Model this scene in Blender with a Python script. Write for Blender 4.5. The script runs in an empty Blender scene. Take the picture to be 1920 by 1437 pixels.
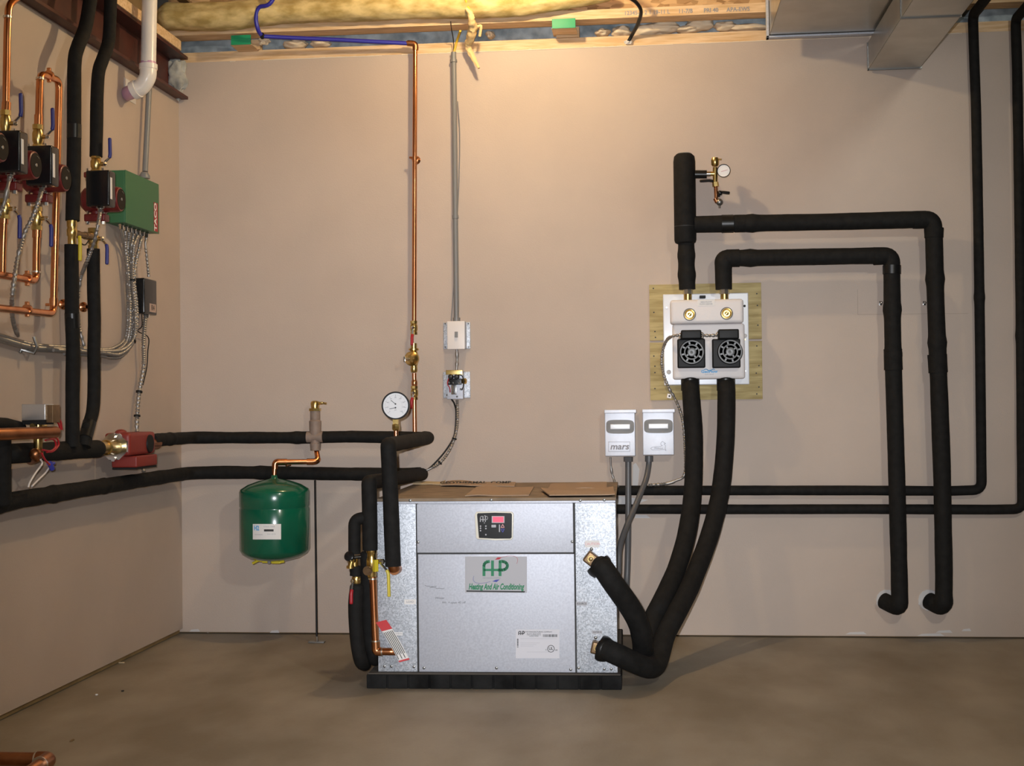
import bpy, bmesh, math, random
from mathutils import Vector, Matrix, noise
random.seed(7)
C = bpy.context.scene.collection
V = Vector
PI = math.pi
# ---------------------------------------------------------------- camera solved from the room's edges
FPX = 2561.6; YAW, PITCH, ROLL = .10467, .01519, -.011416
CAM = V((1.98361, -5.56271, .946986))
cy, sy, cp, sp = math.cos(YAW), math.sin(YAW), math.cos(PITCH), math.sin(PITCH)
fwd = V((-sy*cp, cy*cp, sp)); r0 = V((cy, sy, 0)); u0 = r0.cross(fwd)
RT = math.cos(ROLL)*r0 + math.sin(ROLL)*u0
UP = -math.sin(ROLL)*r0 + math.cos(ROLL)*u0
def ray(px, py): return RT*((px-960)/FPX) - UP*((py-718.5)/FPX) + fwd
def hit(px, py, p0, n):
    d = ray(px, py); return CAM + d*((p0-CAM).dot(n)/d.dot(n))
def B(px, py, d=0): return hit(px, py, V((0, -d, 0)), V((0, 1, 0)))     # point standing d in front of the back wall
def L(px, py, d=0): return hit(px, py, V((d, 0, 0)), V((1, 0, 0)))      # point standing d off the left wall
def S(p): return FPX/(p-CAM).dot(fwd)                                   # pixels per metre there
# ---------------------------------------------------------------- materials
MATS = {}
def mat(name, col, rough=.5, metal=0, var=0, scale=30, bump=0, bscale=None, col2=None, kind='noise', spec=.5, coat=0, emis=None, stretch=None, detail=6, lo=.35, hi=.65):
    m = bpy.data.materials.new(name); m.use_nodes = True; nt = m.node_tree; N = nt.nodes; K = nt.links
    b = N['Principled BSDF']; b.inputs['Base Color'].default_value = (*col, 1)
    b.inputs['Roughness'].default_value = rough; b.inputs['Metallic'].default_value = metal
    b.inputs['Specular IOR Level'].default_value = spec
    if coat: b.inputs['Coat Weight'].default_value = coat; b.inputs['Coat Roughness'].default_value = .08
    if emis: b.inputs['Emission Color'].default_value = (*emis[0], 1); b.inputs['Emission Strength'].default_value = emis[1]
    tc = N.new('ShaderNodeTexCoord'); mp = N.new('ShaderNodeMapping'); K.new(tc.outputs['Object'], mp.inputs[0])
    if stretch: mp.inputs['Scale'].default_value = stretch
    if col2 or var:
        if kind == 'voronoi':
            t = N.new('ShaderNodeTexVoronoi'); t.inputs['Scale'].default_value = scale; out = t.outputs['Color']
            bw = N.new('ShaderNodeRGBToBW'); K.new(out, bw.inputs[0]); out = bw.outputs[0]
        else:
            t = N.new('ShaderNodeTexNoise'); t.inputs['Scale'].default_value = scale; t.inputs['Detail'].default_value = detail; out = t.outputs[0]
        K.new(mp.outputs[0], t.inputs['Vector'])
        r = N.new('ShaderNodeValToRGB'); r.color_ramp.elements[0].position = lo; r.color_ramp.elements[1].position = hi
        c2 = col2 or tuple(min(1, c*(1+var)) for c in col); c1 = col if col2 else tuple(c*(1-var) for c in col)
        r.color_ramp.elements[0].color = (*c1, 1); r.color_ramp.elements[1].color = (*c2, 1)
        K.new(out, r.inputs[0]); K.new(r.outputs[0], b.inputs['Base Color'])
    if bump:
        t = N.new('ShaderNodeTexNoise'); t.inputs['Scale'].default_value = bscale or scale; t.inputs['Detail'].default_value = 4
        K.new(mp.outputs[0], t.inputs['Vector'])
        bn = N.new('ShaderNodeBump'); bn.inputs['Strength'].default_value = bump; bn.inputs['Distance'].default_value = .002
        K.new(t.outputs[0], bn.inputs['Height']); K.new(bn.outputs[0], b.inputs['Normal'])
    MATS[name] = m; return m
mat('wall_paint', (.505, .412, .345), .62, bump=.25, bscale=220, var=.035, scale=3)
mat('concrete', (.205, .170, .122), .6, col2=(.315, .275, .218), scale=2.6, bump=.35, bscale=60, detail=14, lo=.33, hi=.67, stretch=(1.5, .8, 1))
mat('lumber', (.62, .40, .20), .75, col2=(.80, .58, .36), scale=9, stretch=(1, 8, 12), bump=.2, bscale=80)
mat('dark_lumber', (.16, .10, .045), .8, col2=(.26, .17, .08), scale=8)
mat('osb', (.30, .17, .07), .8, col2=(.62, .40, .20), scale=28, kind='voronoi', bump=.3, stretch=(1, 1, 2.5), lo=.2, hi=.8)
mat('plywood', (.33, .25, .10), .75, col2=(.52, .42, .20), scale=7, stretch=(1, 1, 9), bump=.15, bscale=60)
mat('primer_steel', (.05, .011, .008), .5, col2=(.08, .017, .011), scale=10)
mat('foam_rubber', (.009, .0085, .008), .8, var=.25, scale=40, bump=.35, bscale=160, spec=.25)
mat('foam_brown', (.030, .022, .017), .75, var=.3, scale=25, bump=.3, bscale=120, spec=.25)
mat('black_tape', (.008, .008, .008), .34, spec=.4)
mat('copper', (.62, .235, .095), .24, 1, col2=(.78, .36, .17), scale=18, stretch=(1, 1, .3))
mat('old_copper', (.33, .13, .055), .38, 1, col2=(.50, .22, .10), scale=14)
mat('brass', (.60, .42, .14), .28, 1, col2=(.74, .55, .22), scale=40)
mat('solder', (.75, .70, .62), .3, 1)
mat('chrome', (.80, .80, .80), .14, 1)
mat('galvanized', (.33, .355, .39), .48, .45, col2=(.58, .61, .66), scale=260, kind='voronoi', lo=.2, hi=.8)
mat('sheet_steel', (.44, .455, .51), .5, .35, col2=(.51, .53, .585), scale=160)
mat('duct_steel', (.42, .41, .37), .30, .85, col2=(.50, .49, .45), scale=8)
mat('white_paint', (.74, .76, .80), .35, .1)
mat('cast_white', (.76, .72, .715), .5, bump=.15, bscale=150)
mat('white_plastic', (.80, .74, .70), .35)
mat('pvc_white', (.78, .74, .70), .28, var=.03, scale=12)
mat('pvc_grey', (.20, .20, .20), .38)
mat('pvc_purple', (.55, .33, .48), .35)
mat('green_enamel', (.004, .105, .055), .22, coat=.5, var=.1, scale=8)
mat('green_box', (.035, .145, .06), .45)
mat('cast_red', (.15, .012, .012), .42, coat=.15)
mat('red_iron', (.24, .028, .02), .5, bump=.2, bscale=80)
mat('black_plastic', (.010, .010, .011), .22)
mat('box_steel', (.60, .62, .68), .45, .3, var=.03, scale=40)
mat('pump_black', (.007, .007, .008), .5, spec=.25)
mat('pvc_dark', (.105, .105, .11), .4)
mat('black_matte', (.010, .010, .010), .6, spec=.3)
mat('grey_plastic', (.07, .075, .08), .35)
mat('dark_grey', (.022, .017, .013), .8, spec=.2)
mat('mid_grey', (.22, .22, .22), .5)
mat('blue_handle', (.03, .035, .20), .35)
mat('red_handle', (.38, .012, .02), .4)
mat('yellow_handle', (.62, .50, .03), .4)
mat('green_tag', (.01, .30, .13), .5)
mat('pex_blue', (.03, .03, .35), .35)
mat('cable_yellow', (.65, .42, .03), .5)
mat('paper', (.82, .80, .78), .7)
mat('card', (.40, .28, .19), .8)
mat('top_dust', (.25, .185, .125), .8, var=.2, scale=12)
mat('sticker_pink', (.50, .36, .30), .6)
mat('paper_edge', (.70, .60, .48), .8)
mat('card_pale', (.62, .48, .30), .8)
mat('batt', (.42, .30, .10), .95, col2=(.72, .56, .26), scale=30, bump=1, bscale=45, stretch=(.5, 1, 1))
mat('scrap_grey', (.26, .255, .23), .7, col2=(.50, .49, .45), scale=20)
mat('poly_grey', (.27, .32, .345), .5, col2=(.48, .54, .56), scale=20, bump=.5, bscale=20)
mat('foam_spray', (.78, .64, .46), .7, bump=.5, bscale=30)
mat('foam_strand', (.80, .58, .28), .85, bump=.5, bscale=60)
mat('pad_rubber', (.010, .010, .010), .85, var=.6, scale=14, bump=.6, bscale=90, spec=.2)
mat('pad_dust', (.10, .085, .07), .9)
mat('air_sep', (.27, .20, .16), .6, var=.15, scale=30)
mat('ink', (.02, .02, .02), .6)
mat('ink_grey', (.30, .30, .33), .6)
mat('ink_green', (.0, .20, .08), .5)
mat('ink_red', (.45, .01, .03), .5)
mat('ink_pink', (.75, .36, .38), .6)
mat('ink_blue', (.04, .05, .35), .5)
mat('ink_cyan', (.10, .40, .75), .5)
mat('cream', (.80, .77, .66), .4)
mat('film', (.44, .44, .47), .5)
mat('label_paper', (.66, .66, .71), .6)
mat('pen', (.16, .16, .17), .6)
mat('display', (.5, .04, .08), .4, emis=((.9, .05, .12), .9))
mat('plaster', (.60, .58, .57), .8)
mat('pencil', (.33, .27, .215), .7)
mat('gauge_face', (.82, .83, .85), .3)
mat('steel_dull', (.30, .30, .29), .4, .9)
# ---------------------------------------------------------------- mesh helpers
WL = {}
def cen(bm):
    xs = [v.co for v in bm.verts]
    lo = V([min(c[i] for c in xs) for i in range(3)]); hi = V([max(c[i] for c in xs) for i in range(3)])
    return (lo+hi)/2, lo, hi
def tag(o, label=None, cat=None, group=None, kind=None):
    if label: o['label'] = label
    if cat: o['category'] = cat
    if group: o['group'] = group
    if kind: o['kind'] = kind
    return o
def thing(name, loc, label, cat, group=None):
    o = bpy.data.objects.new(name, None); C.objects.link(o); o.location = loc; o.empty_display_size = .02
    WL[o.name] = V(loc); return tag(o, label, cat, group)
class MB:
    def __init__(s): s.bm = bmesh.new()
    def build(s, name, m, parent=None, label=None, cat=None, group=None, kind=None, smooth=38):
        bm = s.bm; bmesh.ops.recalc_face_normals(bm, faces=bm.faces)
        c, lo, hi = cen(bm)
        if parent is None: c = V((c.x, c.y, lo.z))
        for v in bm.verts: v.co -= c
        me = bpy.data.meshes.new(name); bm.to_mesh(me); bm.free()
        me.materials.append(MATS[m])
        me.polygons.foreach_set('use_smooth', [True]*len(me.polygons)); me.set_sharp_from_angle(angle=math.radians(smooth))
        o = bpy.data.objects.new(name, me); C.objects.link(o)
        if parent is not None: o.parent = parent; o.location = c - WL[parent.name]
        else: o.location = c
        WL[o.name] = c
        return tag(o, label, cat, group, kind)
    def quad_ring(s, rings, cap=True, closed=False):
        bm = s.bm; vr = [[bm.verts.new(p) for p in r] for r in rings]; n = len(rings[0])
        m = len(vr)
        for i in range(m if closed else m-1):
            a, b = vr[i], vr[(i+1) % m]
            for j in range(n): bm.faces.new((a[j], a[(j+1) % n], b[(j+1) % n], b[j]))
        if cap and not closed:
            bm.faces.new(vr[0][::-1]); bm.faces.new(vr[-1])
        return s
    def tube(s, pts, r, n=16, rf=None, cap=True, rnd=0):
        pts = [V(p) for p in pts]; m = len(pts); T = []
        for i in range(m):
            a = pts[max(0, i-1)]; b = pts[min(m-1, i+1)]; T.append((b-a).normalized())
        up = V((0, 0, 1)) if abs(T[0].z) < .9 else V((1, 0, 0))
        nrm = (up - T[0]*up.dot(T[0])).normalized(); rings = []; acc = 0; tot = sum((pts[i+1]-pts[i]).length for i in range(m-1))
        for i in range(m):
            if i: acc += (pts[i]-pts[i-1]).length; nrm = (nrm - T[i]*nrm.dot(T[i])).normalized()
            bi = T[i].cross(nrm); rr = r if rf is None else r*rf(acc, tot)
            rings.append([pts[i] + (nrm*math.cos(2*PI*k/n) + bi*math.sin(2*PI*k/n))*rr for k in range(n)])
        if rnd:                                                       # domed ends
            def dome(ring, p, t, rr):
                out = []
                for q in (.35, .7, .93): out.append([p + t*rr*rnd*q + (x-p)*math.sqrt(1-q*q) for x in ring])
                return out
            rings = dome(rings[0], pts[0], -T[0], r)[::-1] + rings + dome(rings[-1], pts[-1], T[-1], r)
        s.quad_ring(rings, cap); return s
    def lathe(s, o, ax, prof, n=24):
        o = V(o); ax = V(ax).normalized(); up = V((0, 0, 1)) if abs(ax.z) < .9 else V((1, 0, 0))
        a = (up - ax*up.dot(ax)).normalized(); b = ax.cross(a)
        rings = [[o + ax*t + (a*math.cos(2*PI*k/n + PI/n) + b*math.sin(2*PI*k/n + PI/n))*max(rr, 1e-5) for k in range(n)] for t, rr in prof]
        s.quad_ring(rings); return s
    def box(s, c, sz, bev=0, rot=None):
        t = bmesh.new(); bmesh.ops.create_cube(t, size=1); 
        for v in t.verts: v.co = V((v.co.x*sz[0], v.co.y*sz[1], v.co.z*sz[2]))
        if bev: bmesh.ops.bevel(t, geom=t.edges[:], offset=bev, segments=3, profile=.6, affect='EDGES')
        return s.merge(t, Matrix.Translation(V(c)) @ (rot.to_4x4() if rot else Matrix.Identity(4)))
    def bb(s, lo, hi, bev=0): return s.box((V(lo)+V(hi))/2, [hi[i]-lo[i] for i in range(3)], bev)
    def merge(s, t, M=None):
        if M is None: M = Matrix.Identity(4)
        mp = {v: s.bm.verts.new(M @ v.co) for v in t.verts}
        for f in t.faces:
            try: s.bm.faces.new([mp[v] for v in f.verts])
            except ValueError: pass
        t.free(); return s
    def sphere(s, c, r, sq=(1, 1, 1), nz=0, sub=3, seed=0, nsc=8):
        t = bmesh.new(); bmesh.ops.create_icosphere(t, subdivisions=sub, radius=1)
        for v in t.verts:
            k = 1 + (nz*noise.noise(v.co*nsc/4 + V((seed, 0, 0))) if nz else 0)
            v.co = V((v.co.x*sq[0], v.co.y*sq[1], v.co.z*sq[2]))*r*k
        return s.merge(t, Matrix.Translation(V(c)))
    def slab(s, pts, n, t, bev=0):                                     # polygon pushed out by t along n
        pts = [V(p) for p in pts]; b = bmesh.new(); lo = [b.verts.new(p) for p in pts]; hi = [b.verts.new(p+n*t) for p in pts]; k = len(pts)
        b.faces.new(lo[::-1]); top = b.faces.new(hi)
        for i in range(k): b.faces.new((lo[i], lo[(i+1) % k], hi[(i+1) % k], hi[i]))
        if bev: bmesh.ops.bevel(b, geom=list(top.edges)+[e for e in b.edges if (e.verts[0] in lo) != (e.verts[1] in lo)], offset=bev, segments=3, profile=.6, affect='EDGES')
        return s.merge(b)
    def ribbon(s, pts, w, n, t=.0006, closed=False):                    # flat stroke of width w lying on a plane
        pts = [V(p) for p in pts]; m = len(pts)
        if closed: pts = pts+[pts[0]]
        for i in range(len(pts)-1):
            d = (pts[i+1]-pts[i]); 
            if d.length < 1e-6: continue
            d.normalize(); sd = n.cross(d)*w/2; e = d*w*.3
            s.slab([pts[i]-e+sd, pts[i]-e-sd, pts[i+1]+e-sd, pts[i+1]+e+sd], n, t)
        return s
    def text(s, txt, p, h, u, v, n, t=.0004, sx=1, shear=0, bold=0):
        cu = bpy.data.curves.new('t', 'FONT'); cu.body = txt; cu.size = 1; cu.align_x = 'CENTER'; cu.align_y = 'CENTER'; cu.offset = bold; cu.resolution_u = 3; cu.shear = shear
        ob = bpy.data.objects.new('t', cu); me = ob.to_mesh(); b = bmesh.new(); b.from_mesh(me)
        ob.to_mesh_clear(); bpy.data.objects.remove(ob); bpy.data.curves.remove(cu)
        if not b.verts: b.free(); return s
        r = bmesh.ops.extrude_face_region(b, geom=b.faces[:])
        for q in r['geom']:
            if isinstance(q, bmesh.types.BMVert): q.co.z += t/h
        k = h*1.35
        M = Matrix(((u.x*k*sx, v.x*k, n.x*k, p.x), (u.y*k*sx, v.y*k, n.y*k, p.y), (u.z*k*sx, v.z*k, n.z*k, p.z), (0, 0, 0, 1)))
        return s.merge(b, M)
def fil(pts, rad, seg=6):
    pts = [V(p) for p in pts]; out = [pts[0]]
    for i in range(1, len(pts)-1):
        a, b, c = pts[i-1], pts[i], pts[i+1]; d1 = (a-b); d2 = (c-b); r = min(rad, d1.length*.48, d2.length*.48)
        p, q = b+d1.normalized()*r, b+d2.normalized()*r
        for k in range(seg+1):
            t = k/seg; out.append(p*(1-t)**2 + b*2*t*(1-t) + q*t*t)
    out.append(pts[-1]); return out
def cat(pts, seg=8):
    pts = [V(p) for p in pts]; P = [pts[0]*2-pts[1]] + pts + [pts[-1]*2-pts[-2]]; out = []
    for i in range(1, len(P)-2):
        for k in range(seg):
            t = k/seg; a, b, c, d = P[i-1:i+3]
            out.append(.5*((2*b) + (c-a)*t + (2*a-5*b+4*c-d)*t*t + (3*b-a-3*c+d)*t**3))
    out.append(pts[-1]); return out
def dense(pts, step):
    out = [V(pts[0])]
    for i in range(len(pts)-1):
        a, b = V(pts[i]), V(pts[i+1]); n = max(1, int((b-a).length/step))
        for k in range(1, n+1): out.append(a.lerp(b, k/n))
    return out
XP, YN, ZP = V((1, 0, 0)), V((0, -1, 0)), V((0, 0, 1))
def foamrf(seed, amp=.05, joints=()):
    def f(a, tot):
        k = 1 + amp*noise.noise(V((a*9, seed*3.7, 0))) + amp*.4*noise.noise(V((a*40, seed, 5)))
        for j in joints: k += .12*math.exp(-((a-j*tot)/.018)**2)
        return k
    return f
SEED = [0]
def insul(pts, r, name='insulated_pipe', label=None, cat_='pipe', m='foam_rubber', amp=.05, joints=(), rnd=0, parent=None, group=None):
    SEED[0] += 1
    return MB().tube(dense(pts, .012), r, 20, foamrf(SEED[0], amp, joints), rnd=rnd).build(name, m, parent, label, None if parent else cat_, group)
def band(mb, a, b, r, n=20): return mb.tube([a, b], r, n)
def flex(mb, pts, r=.0075, step=.0042):
    d = dense(pts, step); return mb.tube(d, r, 10, lambda a, t: 1.04 if int(a/step+.5) % 2 else .72)
# ================================================================ THE ROOM
def struct(name, mb, m, parent=None, label=None): return mb.build(name, m, parent, label, kind=None if parent else 'structure')
struct('floor', MB().bb((-.3, -7.2, -.12), (5.2, .25, 0)), 'concrete')
wb = struct('wall_back', MB().bb((-.013, 0, .007), (5.0, .0125, 2.40)), 'wall_paint')
wl = struct('wall_left', MB().bb((-.013, -7.0, .021), (0, 0, 2.243)), 'wall_paint')
mat('sole_wood', (.24, .15, .055), .8, col2=(.36, .24, .10), scale=8)
struct('trim_1', MB().bb((-.02, .0135, .002), (5, .11, .05)), 'dark_lumber')   # sole plates
struct('trim_3', MB().bb((-.1, -7, .002), (-.0135, 0, .05)), 'sole_wood')
struct('ceiling', MB().bb((-.3, -4.6, 2.80), (5.2, .25, 2.82)), 'osb')
mb = MB(); n = V((0, -1, 0))
def wp(x, y, d=0): return B(x, y, d)
mb.bb((-.10, .006, 2.396), (5.0, .105, 2.443))
struct('trim_2', mb, 'lumber')                                        # top plate
# torn edge of the drywall
mb = MB(); xs = [B(430, 0).x + i*.012 for i in range(int(3.0/.012))]
for i, x in enumerate(xs[:-1]):
    if noise.noise(V((x*5, 0, 0))) > -.25:
        h = .001 + .004*abs(noise.noise(V((x*30, 1, 0)))); mb.bb((x, -.0015, 2.397), (x+.0121, .004, 2.399+h))
mb.build('drywall_edge', 'paper_edge', wb, 'torn pale paper edge')
# crumpled grey sheet and spray foam behind the gap
mb = MB(); nx, nz = 260, 10; g = []
for i in range(nx+1):
    col = []
    for j in range(nz+1):
        x = -.12+i*5.0/nx; z = 2.42+j*.012
        y = .075 + .03*noise.noise(V((x*9, z*12, 0))) + .012*noise.noise(V((x*30, z*25, 3)))
        col.append((mb.bm.verts.new((x, y, z)), mb.bm.verts.new((x, y+.012, z))))
    g.append(col)
for i in range(nx):
    for j in range(nz):
        for s_ in (0, 1): mb.bm.faces.new([g[i][j][s_], g[i+1][j][s_], g[i+1][j+1][s_], g[i][j+1][s_]])
mb.build('vapour_sheet', 'poly_grey', None, 'crumpled blue-grey sheet showing in the gap above the top plate', 'sheet')
for k, (px, py, rx, rz) in enumerate([(556, 84, .040, .016), (600, 82, .035, .014), (1165, 60, .03, .02), (1215, 58, .05, .024), (1245, 52, .05, .022), (1312, 46, .042, .026), (1290, 56, .035, .013), (1360, 50, .035, .016), (1400, 53, .06, .014), (1130, 62, .022, .013), (920, 66, .014, .012)]):
    p = B(px, py, -.03)
    MB().sphere(p, 1, (rx*1.35, .040, rz*1.15), .28, 4, k*3.1, 7).build('spray_foam', 'foam_spray', None,
        ['long cream foam lump under the blue pipe', 'flat cream foam lump right of the long one under the blue pipe', 'small foam lump left of the black cable', 'wide foam lump right behind the black cable', 'foam lump just right of the wide one by the black cable',
         'round smooth foam ball below the printed joist', 'low foam lump under the round foam ball', 'foam lump right of the round foam ball', 'flat foam lump beside the large duct', 'small foam lump beside the right green tag', 'tiny foam lump beside the hanging foam strand'][k], 'foam', 'foam lumps in the gap above the back wall')
# I-joist: flange, web
zf = B(1200, 45, 0).z
j = thing('wood_joist', (2.5, -.05, zf), 'wooden I-joist with printed lower flange running along the top of the back wall', 'joist')
MB().bb((-.02, -.100, zf), (4.9, -.012, zf+.038)).build('flange', 'lumber', j)
MB().bb((-.02, -.060, zf+.038), (4.9, -.050, 2.76)).build('web', 'osb', j, 'flaky board web')
MB().bb((-.02, -.100, 2.76), (4.9, -.012, 2.798)).build('flange', 'lumber', j)
for px, t_ in ((1187, '12345-E'), (1232, '2 1 19-11 L'), (1285, '11-7/8'), (1333, 'PRI 40'), (1384, 'APA-EWS')):
    q = B(px, 26-.035*(px-1187)-1.5, .1005); MB().text(t_, q, .017, XP, ZP, YN, sx=.95, bold=.02).build('printing', 'ink_grey', j, 'faded grey stamped lettering')
# insulation batt lying on the flange
def batt():
    x0, x1 = -.04, B(1150, 20, .12).x; mb = MB(); rings = []; n = 150; m = 30
    for i in range(n+1):
        x = x0+(x1-x0)*i/n; e = min(1, 40*(i+.5)/n, 5*(n-i)/n)**.5; ring = []
        for k in range(m):
            a = 2*PI*k/m; ry, rz = .055*e+.004, (.052-.004*i/n)*e+.004
            q = V((x*3, math.cos(a)*1.2, math.sin(a)*1.2)); nn = 1+.22*noise.noise(q)+.10*noise.noise(q*5)
            ring.append(V((x, -.130+math.cos(a)*ry*nn, zf+.073+.010*noise.noise(V((x*2, 0, 9)))+math.sin(a)*rz*nn)))
        rings.append(ring)
    return mb.quad_ring(rings)
batt().build('insulation_batt', 'batt', None, 'yellow fibreglass batt lying along the joist above the back wall', 'insulation', smooth=180)
# green tags with wood blocks under them
for px, py, w, lb in ((452, 75, 19, 'green tag stapled over a wood block beside the steel beam'), (1057, 44, 22, 'green tag stapled over a wood block right of the foam strand')):
    p = B(px, py, .101); k = 1/S(p)
    t = thing('joist_tag', p, lb, 'tag', 'green tags on the joist')
    MB().bb((p.x-w*k, -.1035, p.z-9*k), (p.x+w*k, -.1005, p.z+9*k), .0006).build('tag_sheet', 'green_tag', t)
    MB().bb((p.x-w*k*1.05, -.0995, p.z-9*k-.0005), (p.x+w*k*1.05, .02, p.z-9*k+.001)).bb((p.x-w*k*.8, -.003, 2.444), (p.x+w*k*1.2, .04, zf-.001)).build('block', 'lumber', t)
# steel beam on the left wall
bmz = B(355, 188, .0).z
t = thing('steel_beam', (-.03, -2, bmz), 'dark red primed steel I-beam over the left wall', 'beam')
MB().bb((-.10, -5, bmz), (.046, -.012, bmz+.012), .001).build('flange', 'primer_steel', t)
MB().bb((-.034, -5, bmz+.012), (-.026, -.03, bmz+.168)).build('web', 'primer_steel', t)
MB().bb((-.10, -5, bmz+.168), (.046, -.012, bmz+.180), .001).build('flange', 'primer_steel', t)
MB().bb((-.10, -5, bmz+.182), (.050, -.105, bmz+.222)).build('nailer_board', 'lumber', None, 'pale wood nailer board on top of the red steel beam', 'board')
MB().sphere(V((.0, -.03, bmz+.090)), 1, (.045, .024, .074), .6, 4, 2, 9).build('insulation_scrap', 'scrap_grey', None, 'crumpled pale grey insulation stuffed in the end of the steel beam', 'insulation')
MB().bb((.05, -5, 2.62), (.09, -.11, 2.79)).bb((-.1, -5, bmz+.224), (-.06, -.11, 2.79)).build('rim_board', 'dark_lumber', None, 'dark rim board above the nailer over the left wall', 'board')
# ---------------------------------------------------------------- ducts
def duct(x0, x1, zb, y1, y0, ht, name, label, seam=None):
    t = thing('air_duct', ((x0+x1)/2, (y0+y1)/2, zb), label, 'duct')
    mb = MB(); w = .0012
    mb.bb((x0, y0, zb), (x1, y1, zb+w)); mb.bb((x0, y0, zb), (x0+w, y1, zb+ht)); mb.bb((x1-w, y0, zb), (x1, y1, zb+ht)); mb.bb((x0, y0, zb+ht-w), (x1, y1, zb+ht)); mb.bb((x0, y1-w, zb), (x1, y1, zb+ht))
    mb.build('duct_body', 'duct_steel', t)
    return t
zd = B(1433, 72, .13).z
x0, x1 = B(1437, 72, .13).x, B(1645, 72, .13).x
t = duct(x0+.012, x1, zd+.01, -.107, -3.2, .36, 'd', 'large galvanized steel duct hanging left at the top right corner')
mb = MB(); mb.bb((x0, -.140, zd), (x1+.01, -.105, zd+.008), .001); mb.bb((x0, -.140, zd), (x0+.010, -.105, zd+.37), .001); mb.build('end_flange', 'sheet_steel', t, 'bright folded end flange')
zd2 = B(1628, 130, .02).z
x2, x3 = B(1628, 130, .02).x, B(1726, 130, .02).x
t = duct(x2, x3, zd2, -.011, -3.2, zd-zd2-.003, 'd2', 'small lower galvanized duct with a cross seam, right of the large duct')
mb = MB(); mb.bb((x2-.002, -.022, zd2-.004), (x3+.006, -.012, zd2+.004)); mb.bb((x2-.003, -.022, zd2-.004), (x2+.002, -.012, zd-.004)); ys = hit(1685, 35, V((0, 0, zd2)), ZP).y
mb.build('end_cleat', 'steel_dull', t); mb = MB()
mb.bb((x2, ys-.012, zd2-.004), (x3, ys, zd2)); mb.bb((x2-.003, ys-.012, zd2-.004), (x2, ys, zd-.004)); mb.build('seam_cleat', 'steel_dull', t)
# ================================================================ HEAT PUMP
ROT = math.radians(1.2)
FP0 = V((1.45, -1.021, 0)); FN = V((math.sin(ROT), -math.cos(ROT), 0)); FU = V((math.cos(ROT), math.sin(ROT), 0))
def U(px, py, d=0): return hit(px, py, FP0+FN*d, FN)
a, b_ = U(708, 1100), U(1156, 1100)
xa = (a-FP0).dot(FU); xb = (b_-FP0).dot(FU); zb_ = .051; zt = U(930, 934).z; dep = .87
def ub(x0, x1, d0, d1, z0, z1, mb, bev=0):                              # box in the cabinet's own axes (d is depth behind the front)
    c = FP0 + FU*(x0+x1)/2 - FN*(d0+d1)/2 + ZP*(z0+z1)/2
    return mb.box(c, (x1-x0, abs(d1-d0), z1-z0), bev, Matrix.Rotation(ROT, 3, 'Z'))
hp = thing('heat_pump', FP0-FN*dep/2+V((0, 0, zb_)), 'silver steel heat pump cabinet on a black pad in the middle of the floor', 'heat pump')
ub(xa+.004, xb-.004, .004, dep, zb_, zt-.003, MB()).build('cabinet', 'sheet_steel', hp)
ub(xa-.002, xb+.002, -.004, dep+.004, zt-.010, zt, MB(), .001).build('top_cover', 'top_dust', hp, 'brown dusty top cover')
def ux(px): return (U(px, 1100)-FP0).dot(FU)
def uz(py): return U(930, py).z
ub(xa, xb, -.003, .004, uz(944), zt-.0105, MB(), .0008).build('top_rail', 'sheet_steel', hp)
ub(xa, ux(781), -.001, .0035, zb_+.001, uz(945), MB(), .0006).build('corner_panel', 'galvanized', hp, 'spangled galvanized corner panel on the pipe side')
ub(ux(1080), xb, -.001, .0035, zb_+.001, uz(945), MB(), .0006).build('corner_panel', 'galvanized', hp, 'spangled galvanized corner panel with two brass ports')
ub(ux(783), ux(1076), -.001, .0035, uz(1036.5), uz(945), MB(), .0008).build('upper_panel', 'sheet_steel', hp)
ub(ux(784.5), ux(1077), -.001, .0035, zb_+.001, uz(1039.5), MB(), .0008).build('lower_panel', 'sheet_steel', hp)
ub(ux(780), ux(785), .0032, .0046, zb_, uz(944), MB()).build('seam', 'ink', hp); ub(ux(1075), ux(1081), .0032, .0046, zb_, uz(944), MB()).build('seam', 'ink', hp)
ub(ux(782), ux(1078), .0032, .0046, uz(1040), uz(1036), MB()).build('seam', 'ink', hp)
for px, py in ((769, 939), (921, 938), (1088, 939), (1133, 938), (784, 1017), (1073, 1016), (721, 1250), (734, 1250), (776, 1251), (795, 1253), (931, 1253), (1070, 1256), (1085, 1253), (1133, 1255), (1146, 1255)):
    p = U(px, py, .0018 if py > 945 else .0035); MB().lathe(p, FN, [(-.001, .0052), (.0012, .0052), (.0024, .003)], 6).build('screw', 'steel_dull', hp)
def pol(pts, d, t, m, name, par, label=None, bev=0): return MB().slab([U(x, y, d) for x, y in pts], FN, t, bev).build(name, m, par, label)
def rect(x0, y0, x1, y1): return [(x0, y1), (x1, y1), (x1, y0), (x0, y0)]
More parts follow.
